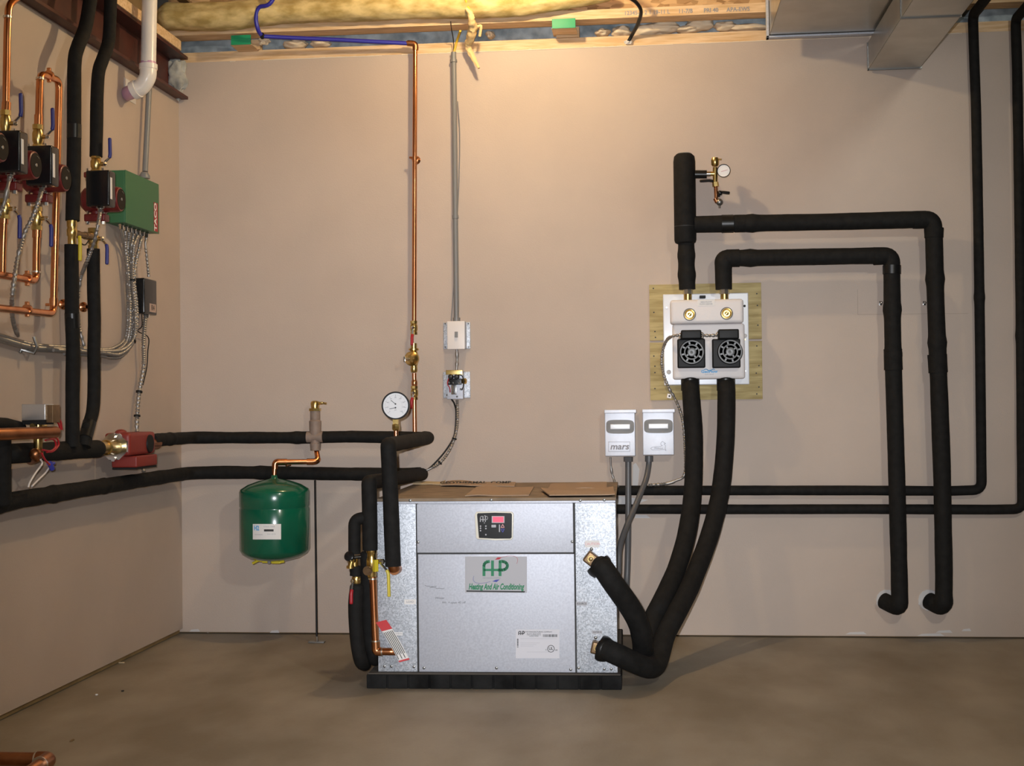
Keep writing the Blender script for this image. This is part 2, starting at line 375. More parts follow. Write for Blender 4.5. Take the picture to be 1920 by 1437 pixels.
# control display
ct = pol([(896, 1011), (893, 1008), (890.5, 965), (894, 960), (928, 959), (960, 960), (963.5, 964), (962, 1009), (959, 1012.5), (928, 1013)], .0012, .010, 'cream', 'control_panel', hp, 'black control display with cream bezel', .002)
f = pol([(898, 1009), (894.5, 965), (896, 962.8), (928, 961.7), (958, 962.5), (960, 965), (959.5, 1008), (957, 1010.3), (928, 1010.5)], .0115, .001, 'black_plastic', 'display_face', ct)
pol(rect(922, 968, 946, 981), .0127, .0015, 'film', 'display_frame', ct)
pol(rect(924, 969.5, 944, 979.5), .0144, .0006, 'display', 'display_screen', ct)
def T(mb, s_, px, py, hpx, d, sx=1, shear=0, bold=0): 
    p = U(px, py, d); return mb.text(s_, p, hpx/S(p), FU, ZP, FN, sx=sx, shear=shear, bold=bold)
def fhp(mb, cx, cyy, w, h, lw, d, closedF=False):
    X = lambda u: cx+u*w/2; Y = lambda v: cyy-v*h/2; p = lambda u, v: U(X(u), Y(v), d)
    lwm = lw/S(U(cx, cyy, d))
    arc = [p(-.98, -1), p(-.98, .35)] + [p(-.98+.42*(1-math.cos(a_)), .35+.62*math.sin(a_)) for a_ in (.4, .8, 1.2, 1.57)]
    mb.ribbon(arc, lwm, FN); mb.ribbon([p(-.98, -.25), p(.25, -.25)], lwm*.8, FN); mb.ribbon([p(-.27, -1), p(-.27, 1)], lwm, FN)
    mb.ribbon([p(.36, -1), p(.36, .97)], lwm, FN)
    mb.ribbon([p(.36, .97)] + [p(.55+.42*math.sin(a_), .36+.61*math.cos(a_)) for a_ in [PI*k/9 for k in range(10)]] + [p(.25, -.25)], lwm, FN)
    return mb
mb = fhp(MB(), 907.5, 973.5, 14, 10, 1.7, .0127)
for x, y in ((901, 987), (901, 991), (901, 995.5), (911, 987), (911, 991.5), (911, 1003)): mb.lathe(U(x, y, .0127), FN, [(0, .0026), (.0006, .0026)], 10)
for q in ((909, 967.5), (908, 981)): mb.slab([U(q[0]-1, q[1], .0127), U(q[0], q[1]+1, .0127), U(q[0]+1.5, q[1], .0127), U(q[0], q[1]-1, .0127)], FN, .0006)
mb.slab([U(*q, .0127) for q in rect(935.5, 984, 937.5, 998)], FN, .0006); mb.slab([U(*q, .0127) for q in rect(921.5, 984.5, 930, 989.5)], FN, .0006, .0002)
mb.build('panel_marks', 'film', ct, 'pale logo and indicator marks')
MB().ribbon([U(939.5, 989.5, .0127), U(942.5, 983.5, .0127), U(945.5, 989.5, .0127)], .0022, FN, closed=True).build('up_button', 'ink_pink', ct)
MB().ribbon([U(939.5, 992.5, .0127), U(942.5, 998.5, .0127), U(945.5, 992.5, .0127)], .0022, FN, closed=True).build('down_button', 'ink_blue', ct)
# logo decal
dc = pol(rect(872, 1044, 988, 1112), .0013, .0003, 'film', 'logo_decal', hp, 'green lettered logo decal')
fhp(MB(), 929.5, 1066, 45, 26, 5.4, .0017).build('logo_letters', 'ink_green', dc)
def orbit(a0, a1):
    out = []
    for k in range(25):
        a_ = a0+(a1-a0)*k/24; u, v = 46*math.cos(a_), 17*math.sin(a_); c_, s_ = math.cos(.47), math.sin(.47)
        out.append(U(929+u*c_+v*s_, 1068.5-u*s_+v*c_, .0017))
    return out
MB().ribbon(orbit(-1.25, .5), .0009, FN).build('orbit_line', 'ink_red', dc); MB().ribbon(orbit(PI-1.15, PI+.45), .0009, FN).build('orbit_line', 'ink_blue', dc)
MB().slab([U(x, y, .0017) for x, y in ((928, 1050), (933, 1045.5), (941, 1045.5), (936, 1049.5))], FN, .0006).build('arrow_head', 'ink_red', dc)
MB().slab([U(x, y, .0017) for x, y in ((923, 1090.5), (930, 1087.5), (937, 1087), (931, 1092))], FN, .0006).build('arrow_head', 'ink_blue', dc)
T(MB(), 'FHP MANUFACTURING', 922, 1084.5, 2.4, .0017, 1.0).build('small_lettering', 'ink_grey', dc)
T(MB(), 'Heating And Air Conditioning', 930, 1101, 11.5, .0017, .55, .30, .038).build('lettering', 'ink_green', dc)
MB().slab([U(x, y, .0017) for x, y in ((874.5, 1107.5), (984.5, 1109), (983.5, 1111.5), (874.5, 1110))], FN, .0006).build('underline', 'ink', dc)
# nameplate
nl = pol(rect(967, 1180.5, 1049, 1235), .0013, .0003, 'label_paper', 'rating_label', hp, 'white rating label with certification mark')
mb = fhp(MB(), 978, 1187.5, 11, 6.5, 1.4, .0017); T(mb, 'FHP MANUFACTURING COMPANY', 1010, 1185.5, 2.4, .0017, 1.0)
for k, s_ in enumerate(('601 N.W. 65TH COURT', 'FORT LAUDERDALE, FL', 'MODEL WP036')): T(mb, s_, 1001, 1188.5+k*2.5, 1.9, .0017)
random.seed(4); x = 1018
while x < 1045:
    w = random.choice((.5, .9, 1.5)); mb.slab([U(*q, .0017) for q in rect(x, 1190, x+w, 1195)], FN, .0005); x += w+random.choice((.5, .8, 1.2))
y = 1198
while y < 1215: w = random.choice((.6, 1.2, 1.8)); mb.slab([U(*q, .0017) for q in rect(969.5, y, 972, y+w)], FN, .0005); y += w+.8
mb.ribbon([U(1033+6.3*math.cos(PI*k/12), 1217+6.3*math.sin(PI*k/12), .0017) for k in range(24)], .0018, FN, closed=True)
T(mb, 'UL', 1033, 1217, 5.5, .0017, .9, 0, .02); T(mb, 'c', 1024, 1218.5, 4, .0017); T(mb, 'us', 1043, 1219, 4, .0017)
mb.build('label_print', 'ink', nl)
mb = MB()
for k in range(3): mb.ribbon([U(976, 1206+k*3, .0017), U(1012-k*6, 1206+k*3, .0017)], .0007, FN)
mb.ribbon([U(988, 1223, .0017), U(1036, 1223, .0017)], .0006, FN); mb.ribbon([U(976, 1198, .0017), U(1044, 1198, .0017)], .0006, FN); mb.build('faint_print', 'film', nl)
def sticker(x0, y0, x1, y1, s_, mi, mp='paper', lab=None, h=4, sx=.95):
    o = pol(rect(x0, y0, x1, y1), .0013, .0003, mp, 'small_sticker', hp, lab); T(MB(), s_, (x0+x1)/2, (y0+y1)/2, h, .0017, sx).build('sticker_text', mi, o)
sticker(758, 1124.5, 780, 1133.5, 'LOAD', 'ink_grey', lab='small white LOAD sticker'); sticker(737, 1186, 755, 1192, 'WATER IN', 'ink_grey', h=2.6, lab='tiny white WATER IN sticker')
sticker(1080, 1129, 1101, 1136, 'SOURCE', 'ink', h=3.8, mp='film', lab='small SOURCE sticker'); sticker(1110, 1183, 1129, 1189, 'WATER IN', 'ink', h=2.8, mp='film', lab='small WATER IN sticker')
sticker(1097, 1014, 1124, 1027, 'CAUTION', 'ink_pink', h=5, lab='faded pink sticker above the top port')
# scribbled pencil marks on the lower panel
mb = MB(); random.seed(3)
for x0, y0, x1, y1 in ((797, 1099, 818, 1101), (806, 1102, 833, 1104)): mb.ribbon([U(x0+(x1-x0)*k/6, y0+(y1-y0)*k/6+random.uniform(-1, 1), .0013) for k in range(7)], .0014, FN, .0003)
mb.build('scuff_mark', 'pen', hp)
mb = MB(); T(mb, 'Winter', 824, 1122, 4.5, .0013, 1, .3); T(mb, 'Wt  = open 40 off', 850, 1130.5, 4, .0013, 1.1, .3); mb.build('handwriting', 'pen', hp)
# brass ports at the right
def port(px, py, ang, cpx, cpy, dx, dy, k):
    p = U(px, py, .028); rt = Matrix.Rotation(ROT, 3, 'Z') @ Matrix.Rotation(ang, 3, 'Y')
    o = MB().box(p, (.040, .046, .040), .006, rt).lathe(U(px, py, 0), FN, [(0, .018), (.02, .018)]).build('port_elbow', 'old_brass', hp, 'dull brass port elbow')
    c = U(px, py+1, .054); MB().tube([c+FU*.010*math.cos(t_)+ZP*.010*math.sin(t_) for t_ in [.3+PI*k_/10*1.3 for k_ in range(11)]], .0018, 6).sphere(c, .0055, (1, .4, 1)).build('port_mark', 'brass', o)
mat('old_brass', (.24, .155, .085), .45, .8, var=.1, scale=60)
port(1108, 1048, math.radians(38), 0, 0, 0, 0, 1); port(1120, 1215, math.radians(14), 0, 0, 0, 0, 1)
for px, py in ((1109, 1030), (1117, 1196)): MB().lathe(U(px, py, .001), FN, [(0, .006), (.004, .006), (.006, .003)], 6).build('screw', 'steel_dull', hp)
# pad
pd = thing('equipment_pad', (1.42, -.6, 0), 'black ribbed rubber pad under the heat pump cabinet', 'pad')
pa, pb = (U(686, 1270, .03)-FP0).dot(FU), (U(1167, 1270, .03)-FP0).dot(FU)
mb = MB(); npd = 12; w = (pb-pa)/npd
ub(pa+.004, pb-.004, -.022, dep+.03, .001, .048, mb)
for k in range(npd): ub(pa+w*k+.002, pa+w*(k+1)-.002, -.030, dep+.035, .001, .0475, mb, .004)
mb.build('pad_block', 'pad_rubber', pd); ub(pa+.006, pb-.006, -.024, dep, .0476, .0505, MB()).build('pad_top', 'pad_dust', pd, 'dusty top surface')
# papers lying on the cabinet
def onT(px, py, z): return hit(px, py, V((0, 0, zt+z)), ZP)
def sheet(name, pts, m, lb, z=.001, h=.003, bulge=.012, catg='papers', text=None):
    pts = [onT(x, y, z) for x, y in pts]; mb = MB(); n_ = 10; g = []
    for i in range(n_+1):
        row = []
        for k in range(n_+1):
            u, v = i/n_, k/n_; p = (pts[0]*(1-u)+pts[1]*u)*(1-v)+(pts[3]*(1-u)+pts[2]*u)*v
            p = p + ZP*(bulge*max(0, noise.noise(V((u*2.3, v*2.3, len(lb)))))+h)
            row.append((mb.bm.verts.new(p), mb.bm.verts.new(V((p.x, p.y, max(zt+.0003, p.z-h))))))
        g.append(row)
    for i in range(n_):
        for k in range(n_):
            mb.bm.faces.new([g[i][k][0], g[i+1][k][0], g[i+1][k+1][0], g[i][k+1][0]]); mb.bm.faces.new([g[i][k][1], g[i][k+1][1], g[i+1][k+1][1], g[i+1][k][1]])
    for i in range(n_):
        for e in (0, n_):
            mb.bm.faces.new([g[i][e][0], g[i+1][e][0], g[i+1][e][1], g[i][e][1]]); mb.bm.faces.new([g[e][i][0], g[e][i+1][0], g[e][i+1][1], g[e][i][1]])
    return mb.build(name, m, None, lb, catg)
sheet('envelope', [(774, 908.5), (830, 909.5), (835, 905), (782, 904)], 'card_pale', 'pale tan envelope at the left back corner of the heat pump top')
sheet('manual', [(826, 911), (965, 913), (967, 906), (838, 904)], 'card', 'geothermal booklet with bold black title on the heat pump top', .0045)
b2 = onT(890, 904.5, .02)
MB().text('GEOTHERMAL  COMF', V((onT(890, 905, .012).x, onT(890, 905.5, .01).y, zt+.0105)), .020, XP, V((0, .9, .35)).normalized(), V((0, -.35, .9)).normalized(), sx=1.05, bold=.03).build('manual_title', 'ink', bpy.data.objects['manual'])
sheet('manual', [(872, 931), (992, 930), (1001, 915), (893, 915)], 'card', 'flat brown booklet near the front middle of the heat pump top')
sheet('manual', [(1026, 919), (1138, 917), (1138, 907), (1036, 908)], 'card', 'brown booklet at the right back of the heat pump top')
sheet('manual', [(1030, 930), (1153, 929), (1150, 917), (1014, 918)], 'card', 'loose curled booklet at the right front corner of the heat pump top', .007, bulge=.02)
# ================================================================ MAINS AND TANK
r_m = .0245
pu = [L(22, 851, .075), L(110, 846, .075), L(182, 842, .075)]
insul(fil(pu, .02), .030, label='short black insulated main left of the red circulator on the left wall', rnd=.9)
def gy(px0, py0, y):                                                    # slide a point of the back wall straight out to depth y
    p = B(px0, py0, .06); return V((p.x, y, p.z))
e1 = gy(800, 821, -.062); vF = V((e1.x, -1.065, e1.z)); 
pF = [B(729, 838, 1.068), B(731, 900, 1.068), B(737, 1062, 1.068)]
um = [L(284, 826, .075), V((.075, -.075, L(340, 822, .06).z)), B(420, 821, .06), B(560, 821, .06), B(660, 819, .06), B(770, 821, .06), e1]
insul(fil(um[:3], .05)+um[3:], r_m, label='upper black insulated main along the back wall from circulator to fill line', amp=.07, joints=(.14, .62))
tF = B(728, 835, 1.068)
insul([e1+V((-.010, 0, 0))]+fil([e1+V((.010, -.03, 0)), tF, pF[1], pF[2]], .012), .0265, label='black insulated pipe from the upper main dropping in front of the heat pump corner', m='foam_rubber', rnd=0)
MB().tube([pF[2]+V((0, 0, .01)), pF[2]+V((.003, .008, -.012))], .020, 18, rnd=.4).tube([pF[2]+V((.003, .0, -.012)), pF[2]+V((.005, .045, -.014))], .018, 18).build('copper_elbow', 'old_copper', None, 'copper elbow at the foot of the front insulated pipe entering the heat pump', 'pipe fitting')
pl = [L(-30, 956, .06), L(24, 939, .06), L(100, 927, .06), L(166, 916, .06), V((.06, -.085, B(346, 887, .06).z)), B(420, 886, .06), B(520, 887, .06), B(640, 889, .06), B(740, 890, .06), gy(789, 889, -.062)]
insul(fil(pl, .06), .027, label='lower black insulated main running along both walls behind the green tank', amp=.07, joints=(.17, .32, .75))
e2 = gy(789, 889, -.062); pG = [B(693, 905, 1.07), B(693, 960, 1.07), B(694, 1032, 1.07)]
tG = B(692, 905, 1.07)
insul([e2+V((-.010, 0, 0))]+fil([e2+V((.010, -.03, 0)), tG, pG[1], pG[2]], .012), .0255, label='black insulated pipe from the lower main dropping to the brass drain valve', rnd=0)
# pipe stand
p = B(592, 905, .07); ft = hit(594, 1203, V((0, 0, .006)), ZP)
t = thing('pipe_stand', (p.x, -.10, 0), 'thin black threaded rod stand with a floor plate beside the green tank', 'stand')
MB().tube([V((ft.x, ft.y, .012)), V((p.x+.002, -.09, p.z+.01))], .0042, 10).build('rod', 'black_matte', t)
MB().tube([V((ft.x, ft.y, .006)), V((ft.x, ft.y, .026))], .007, 8).build('rod_nut', 'chrome', t)
MB().bb((ft.x-.032, ft.y-.014, .0005), (ft.x+.032, ft.y+.014, .006), .001).build('floor_plate', 'steel_dull', t)
# expansion tank
tc_ = B(515, 975, .165); k = S(tc_); R_ = 65.5/k; zc = lambda py: B(515, py, .165).z
t = thing('expansion_tank', V((tc_.x, tc_.y, zc(1055))), 'round green steel expansion tank hanging from the copper pipe by the back wall', 'tank')
prof = [(zc(1054), .02), (zc(1052), R_*.35), (zc(1046), R_*.72), (zc(1038), R_*.93), (zc(1030), R_), (zc(954), R_), (zc(952), R_*.985), (zc(950), R_*.985), (zc(948), R_), (zc(922), R_), (zc(917), R_*.965), (zc(909), R_*.76), (zc(902), R_*.45), (zc(898), R_*.12), (zc(897), R_*.1), (zc(891), R_*.075), (zc(890), .004)]
MB().lathe((tc_.x, tc_.y, 0), ZP, prof, 64).build('tank_shell', 'green_enamel', t, smooth=50)
lb = MB(); lbt = [MB(), MB(), MB()]
def cyl(px, py, off=0):
    d = ray(px, py); o = CAM-V((tc_.x, tc_.y, 0)); a_ = d.x**2+d.y**2; bq = o.x*d.x+o.y*d.y; cq = o.x**2+o.y**2-(R_+off)**2
    s_ = (-bq-math.sqrt(max(0, bq*bq-a_*cq)))/a_; return CAM+d*s_
nn = 12
for i in range(nn):
    q = [cyl(474+53*(i+e)/nn, y_, .0004) for e, y_ in ((0, 1012), (1, 1012), (1, 983), (0, 983))]; lb.bm.faces.new([lb.bm.verts.new(v) for v in q])
lo = lb.build('tank_label', 'paper', t, 'white printed label')
def on_t(mb, s_, px, py, h, sx=1, bold=0):
    p_ = cyl(px, py, .0008); nrm = (p_-V((tc_.x, tc_.y, p_.z))).normalized(); return mb.text(s_, p_, h/S(p_), V((-nrm.y, nrm.x, 0)), ZP, nrm, sx=sx, bold=bold)
on_t(MB(), 'H2', 481, 991, 9, .75, .03).build('label_logo', 'ink_cyan', lo)
mb = MB(); on_t(mb, 'XTROL TANK', 505, 988, 2.6); on_t(mb, 'EXPANSION', 485, 1003, 2.2); on_t(mb, 'MAX 100 PSI', 509, 1002, 2.2); mb.build('label_print', 'film', lo)
mb = MB()
for i in range(8): mb.bm.faces.new([mb.bm.verts.new(cyl(495+18*(i+e)/8, y_, .0008)) for e, y_ in ((0, 997), (1, 997), (1, 993), (0, 993))])
mb.build('label_bar', 'ink', lo)
mb = MB(); q = V((tc_.x, tc_.y-.04, zc(1048)))
mb.tube([q+V((-.075, -.02, -.012)), q+V((-.05, -.02, .0)), q+V((-.012, -.02, -.004)), q+V((.03, -.02, -.008)), q+V((.055, -.02, -.004))], .0055, 8).box(q+V((-.02, -.02, -.006)), (.03, .012, .008), .002).box(q+V((.022, -.02, -.008)), (.036, .014, .010), .003)
mb.build('yellow_strap', 'yellow_handle', t, 'yellow valve cap tie under the tank')
MB().lathe((q.x-.004, q.y-.03, q.z-.012), ZP, [(0, .006), (.014, .008)]).build('air_valve', 'mid_grey', t)
# air separator on the upper main
c = B(592, 800, .06); c = V((c.x, -.068, 0)); zs = lambda py: B(592, py, .068).z; k = 1/S(V((c.x, c.y, 1)))
t = thing('air_separator', V((c.x, c.y, zs(844))), 'brown air separator column with brass vent cap on the upper main', 'air separator')
MB().lathe(c, ZP, [(zs(845), 9.5*k), (zs(832), 10.5*k), (zs(831), 9*k), (zs(820), 9*k), (zs(812), 11*k), (zs(790), 11.5*k), (zs(788), 9.5*k), (zs(771), 9.5*k)], 24).tube([c+V((-.035, 0, zs(820))), c+V((.032, 0, zs(820)))], .023, 16).build('separator_body', 'air_sep', t)
MB().lathe(c, ZP, [(zs(771), 11.5*k), (zs(766), 11.5*k)], 6).lathe(c, ZP, [(zs(766), 7.5*k), (zs(757), 8.5*k), (zs(753), 7*k), (zs(751.5), 3*k)], 16).tube([V((c.x, c.y, zs(758))), V((c.x+16*k, c.y, zs(756.5))), V((c.x+22*k, c.y, zs(757.5)))], .0045, 10).box(V((c.x+10*k, c.y, zs(755.5))), (.022, .010, .008), .002).build('vent_cap', 'brass', t, 'brass vent cap with side nipple')
# copper link to the tank
cl = [V((c.x+.005, -.07, zs(846))), B(597, 858, .08), B(597, 866, .09), B(560, 866, .12), B(515, 865, .16), B(515, 878, .165), B(515, 890, .165)]
cl = fil([V((cl[0].x, cl[0].y, cl[0].z)), B(597, 866, .10), B(515.5, 866.5, .163), V((tc_.x, tc_.y, zc(892)))], .022)
t = thing('copper_pipe', cl[0], 'short copper pipe with two elbows linking the air separator to the green tank', 'pipe')
MB().tube(cl, .0105, 16).build('pipe', 'copper', t)
mb = MB(); m1 = fil([V((cl[0].x, cl[0].y, cl[0].z)), B(597, 866, .10), B(575, 866, .115)], .022); mb.tube(m1[2:], .0128, 16)
m2 = fil([B(538, 866.5, .145), B(515.5, 866.5, .163), B(515.5, 880, .164)], .022); mb.tube(m2, .0128, 16); mb.build('elbow', 'copper', t)
hb = B(537, 868, .145); MB().tube([hb+V((0, -.014, .0)), hb+V((0, 0, -.014)), hb+V((0, .014, 0)), hb+V((0, 0, .014)), hb+V((0, -.014, 0))], .0035, 6).tube([hb+V((0, 0, -.012)), hb+V((0, .06, -.012))], .004, 8).build('pipe_clip', 'old_copper', t)
# gauge
gc = B(742, 761, .80); k = 1/S(gc); z0 = B(742, 818, .80).z
t = thing('pressure_gauge', V((gc.x, gc.y, z0)), 'large round white dial pressure gauge standing on the insulated pipe', 'gauge')
gn = V((.03, -1, .05)).normalized()
MB().lathe(gc, gn, [(-.028, 22*k), (-.026, 25*k), (.006, 26.5*k), (.008, 26*k), (.008, 24*k), (.004, 23.4*k)], 48).build('gauge_case', 'black_plastic', t)
fo = MB().lathe(gc, gn, [(.0035, 23.6*k), (.0045, 23.6*k)], 48).build('gauge_dial', 'gauge_face', t)
gu = V((1, .03, 0)).normalized(); gv = gn.cross(gu)*-1 if gn.cross(gu).z < 0 else gn.cross(gu)
def G(x, y, d=.0047): return gc+gu*x*k+gv*y*k+gn*d
mb = MB()
for i in range(33):
    a_ = math.radians(225-270*i/32); r1 = 17.5 if i % 4 == 0 else 19; mb.ribbon([G(r1*math.cos(a_), r1*math.sin(a_)), G(20.5*math.cos(a_), 20.5*math.sin(a_))], .0006 if i % 4 else .0011, gn, .0003)
    a_ = math.radians(215-250*i/32)
for i in range(24):
    a_ = math.radians(210-240*i/23); mb.ribbon([G(12*math.cos(a_), 12*math.sin(a_)), G(13*math.cos(a_), 13*math.sin(a_))], .0005, gn, .0003)
for i, s_ in enumerate(('0', '20', '40', '60', '80', '100', '120', '140', '160')):
    a_ = math.radians(225-270*i/8); mb.text(s_, G(15.4*math.cos(a_), 15.4*math.sin(a_)), 2.6*k, gu, gv, gn)
mb.text('psi', G(0, -8), 2.6*k, gu, gv, gn); mb.build('dial_marks', 'ink_grey', fo)
MB().ribbon([G(-8.5, 10, .006), G(0, 3, .006)], .0016, gn).ribbon([G(-11, -6, .006), G(0, -4, .006)], .0016, gn).lathe(G(0, 3, .005), gn, [(0, .0028), (.002, .0028)], 12).lathe(G(0, -4, .005), gn, [(0, .0028), (.002, .0028)], 12).build('needle', 'ink', fo)
gz = lambda py: B(742, py, .80).z
MB().lathe((gc.x, gc.y, 0), ZP, [(gz(796), 7*k), (gz(786), 7*k)], 4).lathe((gc.x, gc.y, 0), ZP, [(gz(808), 5.5*k), (gz(805), 7.5*k), (gz(797), 7.5*k), (gz(795), 6*k)], 6).build('gauge_stem', 'brass', t)
MB().tube([V((gc.x, gc.y, z0-.01)), V((gc.x, gc.y, gz(806)))], 4.2*k, 12).build('stub', 'copper', t)
# ---------------------------------------------------------------- fill line
D_ = .045
def tubeB(mb, pts, d, rpx, rad=.02, n=14): q = [B(x, y, d) for x, y in pts]; return mb.tube(fil(q, rad), rpx/S(q[0]), n)
t = thing('copper_fill_line', B(778, 790, D_), 'long thin vertical copper fill line on the back wall below the blue pipe', 'pipe')
tubeB(MB(), [(762, 81), (779, 82), (778.5, 100), (777.5, 300), (776.5, 606)], D_, 4.3).build('pipe', 'copper', t)
tubeB(MB(), [(764, 81), (779, 82), (779, 94)], D_, 5.6, .016).build('elbow', 'old_copper', t)
tubeB(MB(), [(776.5, 700), (777, 727)], D_, 4.3).tube([B(777, 750, D_), V((B(778, 806, D_).x, -.05, B(778, 812, .05).z))], .0092, 14).build('pipe', 'copper', t, 'lower copper lengths')
p = B(777, 297, D_); MB().lathe(p+V((0, -.0, -.005)), ZP, [(0, .0135), (.010, .0135)], 16).tube([p, p+V((0, .044, 0))], .004, 8).lathe(p+V((0, .044, 0)), YN, [(0, .018), (.004, .014), (.008, .006)], 16).tube([p+V((-.02, -.004, .003)), p+V((.02, -.004, .001))], .0045, 8).build('pipe_clip', 'copper', t, 'copper bell hanger')
def valve(px, py, ax, hpx, rpx, d, lever, col, label, grp=None, Pf=B):
    """in-line ball valve on a vertical pipe; lever = list of offsets (m) from the stem"""
    c = Pf(px, py, d); k = 1/S(c); r = rpx*k; h = hpx*k/2
    t = thing('ball_valve', c-V((0, 0, h)), label, 'valve', grp)
    mb = MB(); mb.lathe(c, ZP, [(-h, r*1.02), (-h*.62, r*1.02)], 8).lathe(c, ZP, [(-h*.62, r*.82), (-h*.3, r*1.08), (h*.3, r*1.08), (h*.62, r*.82)], 20).lathe(c, ZP, [(h*.62, r*1.02), (h, r*1.02)], 8)
    mb.tube([c, c+V(ax)*(r+.012)], r*.42, 12); mb.build('valve_body', 'brass', t)
    s_ = c+V(ax)*(r+.011); MB().lathe(s_, ax, [(0, r*.5), (.006, r*.5), (.010, r*.2)], 6).build('stem_nut', 'chrome', t)
    lv = [s_+V(q) for q in lever]; 
    lo = MB().tube(lv[:2], .0042, 8).build('lever', 'chrome', t)
    mb = MB(); d2 = dense(fil(lv[1:], .008), .006); mb.tube(d2, .0062, 10, rnd=.6); mb.build('handle_grip', col, lo)
    return t
valve(776, 615, (0, -1, 0), 26, 6.5, D_, [(0, -.002, -.004), (-.001, -.006, -.030), (-.002, -.010, -.040), (-.002, -.012, -.070)], 'red_handle', 'small brass ball valve with red lever just below the long copper line', 'red lever valves on the fill line')
valve(777, 737, (0, -1, 0), 26, 6.5, D_, [(0, -.002, -.004), (-.003, -.006, -.022), (-.006, -.010, -.032), (-.008, -.012, -.062)], 'red_handle', 'small brass ball valve with red lever beside the pressure gauge', 'red lever valves on the fill line')
c = B(776, 672, D_); k = 1/S(c)
t = thing('pressure_regulator', c-V((0, 0, 22*k)), 'brass pressure regulator with round cap between the two red lever valves', 'valve')
MB().lathe(c, ZP, [(-27*k, 5*k), (-24*k, 6.5*k), (-17*k, 6.5*k), (-15*k, 6*k), (-8*k, 8*k), (8*k, 8*k), (14*k, 6*k), (15*k, 9.5*k), (18*k, 9.5*k), (19*k, 6*k), (28*k, 6*k)], 16).build('regulator_body', 'brass', t)
MB().lathe(c+V((-.004, -.008, -.002)), (-.15, -1, 0), [(0, 11*k), (.006, 14*k), (.016, 13.5*k), (.024, 9*k), (.036, 6.5*k), (.040, 6*k)], 28).build('regulator_cap', 'brass', t)
MB().tube([c+V((-.010, -.045, -.004)), c+V((-.028, -.060, -.006))], .006, 8).box(c+V((-.028, -.060, -.006)), (.008, .008, .022), .001).build('adjusting_screw', 'chrome', t)
MB().lathe(B(777, 717, D_)-V((0, 0, .01)), ZP, [(-.006, .010), (0, .0125), (.012, .0125), (.020, .010)], 16).build('coupling', 'copper', t)
# ---------------------------------------------------------------- blue pipe, cables and strands at the top
pb = [B(540, -70, .20), B(510, 2, .20), B(486, 14, .190), B(480, 35, .180), B(484, 56, .165), B(491, 68, .13), B(530, 70, .11), B(640, 75, .08), B(766, 81.5, D_)]
bp = thing('water_tube', pb[5], 'blue plastic water tube running under the joist to the copper fill line', 'tube')
MB().tube(cat(pb[:6], 6)+[pb[6], pb[7], pb[8]], .0085, 12).build('tube_run', 'pex_blue', bp)
MB().tube([B(766, 81.5, D_), B(774, 82, D_)], .011, 12).build('crimp_ring', 'black_matte', bp); MB().tube([B(490, 64, .14), B(493, 70, .125)], .0105, 12).build('crimp_ring', 'black_matte', bp)
c = B(496, 78, .01); MB().sphere(c, .018, (1.2, .6, .8), .8, 3, 4, 9).build('wall_anchor', 'foam_spray', None, 'ragged foam plug where the blue tube bends under the joist', 'foam')
MB().tube(cat([B(1085, -60, .30), B(1150, -25, .25), B(1178, -6, .22), B(1194, 6, .19), B(1202, 22, .15), B(1196, 45, .08), B(1186, 64, .02), B(1179, 77, .004)], 6), .0075, 10).build('black_cable', 'black_tape', None, 'thick black cable curving down from the joist to the wall top', 'cable')
MB().sphere(B(1178, 79, .004), .011, (1.3, .6, .8), .7, 3, 1, 9).build('spackle_plug', 'plaster', None, 'white plaster plug at the end of the thick black cable', 'plaster')
MB().tube(cat([B(845, 40, .11), B(847, 58, .09), B(850, 76, .03), B(850.5, 100, .02)], 5), .0018, 6).build('thin_wire', 'black_matte', None, 'thin black wire dropping into the top of the grey conduit', 'wire')
MB().tube(cat([B(866, -60, .19), B(872, -6, .19), B(876, 8, .185), B(881, 20, .18)], 4), .0045, 8).build('yellow_cable', 'cable_yellow', None, 'yellow cable end poking from the batt above the foam strand', 'cable')
MB().tube(cat([B(863, 58, .09), B(857, 76, .03), B(851, 100, .02)], 5), .0050, 8).build('yellow_cable', 'cable_yellow', None, 'yellow sheathed cable entering the top of the grey conduit', 'cable')
st = [B(874, 16, .185), B(882, 26, .18), B(884, 38, .17), B(887, 52, .13), B(882, 70, .09), B(878, 84, .06), B(882, 98, .05), B(889, 112, .055), B(898, 128, .07)]
ws = [.006, .011, .012, .020, .018, .014, .012, .010, .004]
mb = MB(); cc = cat(st, 7); mb.tube(cc, 1, 12, None)
for i, v in enumerate(list(mb.bm.verts)):
    ri = i//12; tt = ri/7; a_ = int(min(tt, 7.999)); w = ws[a_]*(1-(tt-a_))+ws[a_+1]*(tt-a_); ctr = cc[min(ri, len(cc)-1)]
    v.co = ctr+(v.co-ctr).normalized()*w*(1+.35*noise.noise(v.co*14)+.3*noise.noise(ctr*60))
mb.tube(cat([st[3]+V((.01, 0, .0)), st[3]+V((.032, 0, .006)), st[3]+V((.024, .02, -.03))], 4), .006, 8)
mb.build('foam_strand', 'foam_strand', None, 'long yellow strand of dried foam hanging down the wall beside the grey conduit', 'foam')
